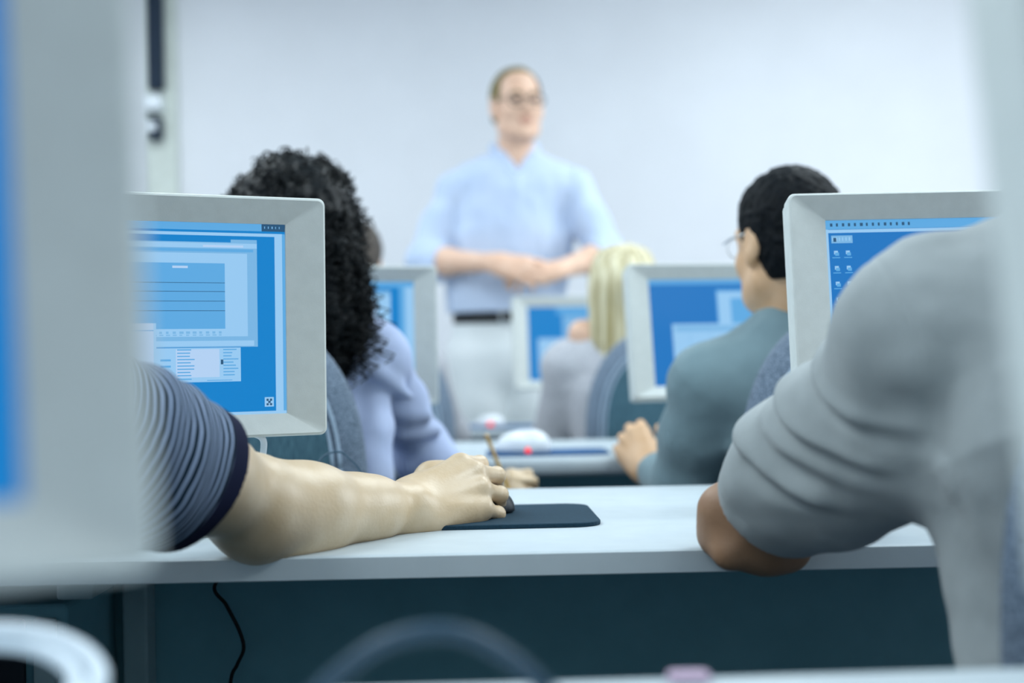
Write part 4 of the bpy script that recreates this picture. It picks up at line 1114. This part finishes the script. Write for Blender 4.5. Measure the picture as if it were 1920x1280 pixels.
# ------------------------------------------------------------------ small things on the desks
def mouse_pad(cx, cy, wx, wy, label, m, rz=0, r=0.035):
    b = MB(); n = 8
    def ring(off, z):
        o = []
        for sx, sy, a0 in ((1, 1, 0), (-1, 1, 90), (-1, -1, 180), (1, -1, 270)):
            for i in range(n + 1):
                a = math.radians(a0 + 90 * i / n)
                o.append((sx * (wx / 2 - r) + (r - off) * math.cos(a), sy * (wy / 2 - r) + (r - off) * math.sin(a), z))
        return o
    rs = [ring(0.0005, 0.0002), ring(0, 0.001), ring(0, 0.0045), ring(0.0012, 0.0055)]
    k = len(rs[0]); vs = [p for q in rs for p in q]
    fs = [(j * k + i, j * k + (i + 1) % k, (j + 1) * k + (i + 1) % k, (j + 1) * k + i) for j in range(3) for i in range(k)] + [tuple(range(k))[::-1], tuple(3 * k + i for i in range(k))]
    b.add(vs, fs)
    o = b.build('mouse_pad', m)
    o.location = (cx, cy, DESK_Z); o.rotation_euler.z = math.radians(rz)
    return tag(o, label, 'mouse pad')
mouse_pad(-0.012, 1.80, 0.225, 0.235, 'dark navy foam mouse pad under the hand of the striped-shirt person', M_pad, 2)
mouse_pad(0.072, 3.06, 0.26, 0.17, 'blue mouse pad under the nearer white mouse with red lamp', M_pad2, 2)
mouse_pad(-0.03, 4.33, 0.24, 0.16, 'farther blue-grey mouse pad on the desk by the standing man', M_pad2, 2)

def mouse(p, rz, label, m, lamp=None, group=None, s=1.0, cord=((0.0, 0.11, 0.006), (0.02, 0.2, 0.004), (0.01, 0.3, 0.004))):
    t = empty('computer_mouse', p, math.radians(rz), label, 'mouse', group)
    F = blend([ec(V(0, -0.022, 0.006), V(0, 0.034, 0.004), 0.033, 0.028, (0, 0, 1), 0.95, 0.02), el((0, -0.01, 0.012), (0.031, 0.05, 0.027), None, 0.02)])
    G = lambda P: np.maximum(F(P / s) * s, 0.001 - P[:, 2])
    v, q = surf(G, (-0.06, -0.09, -0.01), (0.06, 0.09, 0.06), 0.0025)
    link_mesh('shell', v, q, m, t)
    b = MB(); b.tube([(0, 0.03 * s, 0.033 * s), (0, 0.062 * s, 0.016 * s)], 0.0012, 6); b.build('button_line', M_dark, t, True)
    b = MB(); b.tube(smooth_path([(0, 0.06 * s, 0.01)] + list(cord)), 0.002, 6); b.build('cord', m if lamp else M_cabledark, t, True)
    if lamp:
        ca, sa = math.cos(math.radians(rz)), math.sin(math.radians(rz))
        lamp = (lamp[0] * ca + lamp[1] * sa, -lamp[0] * sa + lamp[1] * ca, lamp[2])
        b = MB(); b.lathe([(0.001, 0.0), (0.008, 0.001), (0.010, 0.006), (0.008, 0.012), (0.001, 0.014)], 16, (lamp[0], lamp[1], lamp[2])); b.build('red_lamp', M_red, t, True)
    return t
mouse((-0.050, 1.80, DESK_Z + 0.0057), -52, 'dark mouse under the hand of the striped-shirt person', M_dark, None, None, 0.92, ((-0.03, 0.075, 0.006), (-0.1, 0.08, 0.001), (-0.2, 0.1, -0.003)))
mouse((0.020, 3.055, DESK_Z + 0.0057), 48, 'nearer white mouse with a red lamp, on the blue pad', M_white, (0.012, -0.049, 0.0), None, 1.12)
mouse((-0.07, 4.31, DESK_Z + 0.0057), 48, 'farther white mouse with a red lamp, on the farthest desk', M_white, (0.003, -0.036, 0.001), None, 0.82)

p0, p1 = at(953, 916, 2.585), at(911, 814, 2.60)
d_ = unit(p1 - p0)
t = empty('pencil', p0, 0, 'slim pencil standing up from the fingers of the lavender-shirt woman', 'pencil')
b = MB(); b.tube([V(0, 0, 0), (p1 - p0) * 0.93], 0.0038, 6); b.build('shaft', M_pencil, t)
b = MB(); b.tube([(p1 - p0) * 0.93, (p1 - p0)], 0.0041, 10); b.build('eraser_tip', M_wood, t, True)
b = MB(); b.tube([V(0, 0, 0), -d_ * 0.018], [0.0041, 0.0008], 8); b.build('sharpened_tip', M_wood, t, True)

b = MB(); b.box(-0.013, 0.013, -0.008, 0.008, 0, 0.0065, 0.003)
o = b.build('eraser', M_rubber, None, True); o.location = (0.104, 0.868, DESK_Z); tag(o, 'small pale pink blurred lump on the nearest desk edge', 'eraser')

def cable(name, pts, r, m, label, n=10):
    b = MB(); b.tube(smooth_path(pts, 10), r, n)
    return tag(b.build(name, m, None, True), label, 'cable')
cable('monitor_cable', [(-0.40, 1.73, 0.86), at(430, 818, 1.72), at(470, 813, 1.70), at(492, 822, 1.70), at(494, 845, 1.71), at(486, 880, 1.74), at(478, 930, 1.85), (-0.36, 1.95, 0.736), (-0.42, 2.05, 0.735)], 0.0040, M_cable, 'white cable curling down below the line chart monitor')
cable('mouse_cable', [(-0.40, 2.06, 0.735), at(575, 882, 2.0), at(610, 853, 2.0), at(640, 848, 2.0), at(668, 872, 2.0), at(694, 905, 2.02), (-0.16, 2.08, 0.734), (-0.10, 2.12, 0.734)], 0.0014, M_cablegrey, 'thin grey cable arching in front of the fabric chair')
cable('power_cable', [(-0.33, 1.86, 0.70), at(405, 1092, 1.84), at(425, 1135, 1.84), at(448, 1180, 1.84), at(457, 1215, 1.84), at(445, 1245, 1.84), at(432, 1280, 1.84), at(425, 1400, 1.84), (-0.36, 1.84, 0.02), (-0.5, 1.84, 0.01)], 0.0025, M_cabledark, 'black cable hanging below the white desk')
cable('arched_cable', [at(430, 1450, 0.70), at(570, 1320, 0.70), at(690, 1222, 0.70), at(790, 1186, 0.70), at(870, 1190, 0.70), at(950, 1230, 0.70), at(1030, 1300, 0.70), at(1120, 1420, 0.70), at(1180, 1428, 0.70)], 0.0046, M_cablegrey, 'blurred blue-grey cable arching up at the bottom of the frame')
pts = []
for k in range(44):
    a = 2 * math.pi * k / 22 - 1.0
    m_ = min(1, k / 40)
    pts.append(at(0 - 22 * m_ + (192 - 52 * m_) * math.cos(a), 1264 + 22 * m_ - (90 - 16 * m_) * math.sin(a), 0.74 + 0.045 * math.sin(a)))
cable('coiled_cable', pts, 0.0052, M_cable, 'blurred coil of thick white cable at the lower left corner')
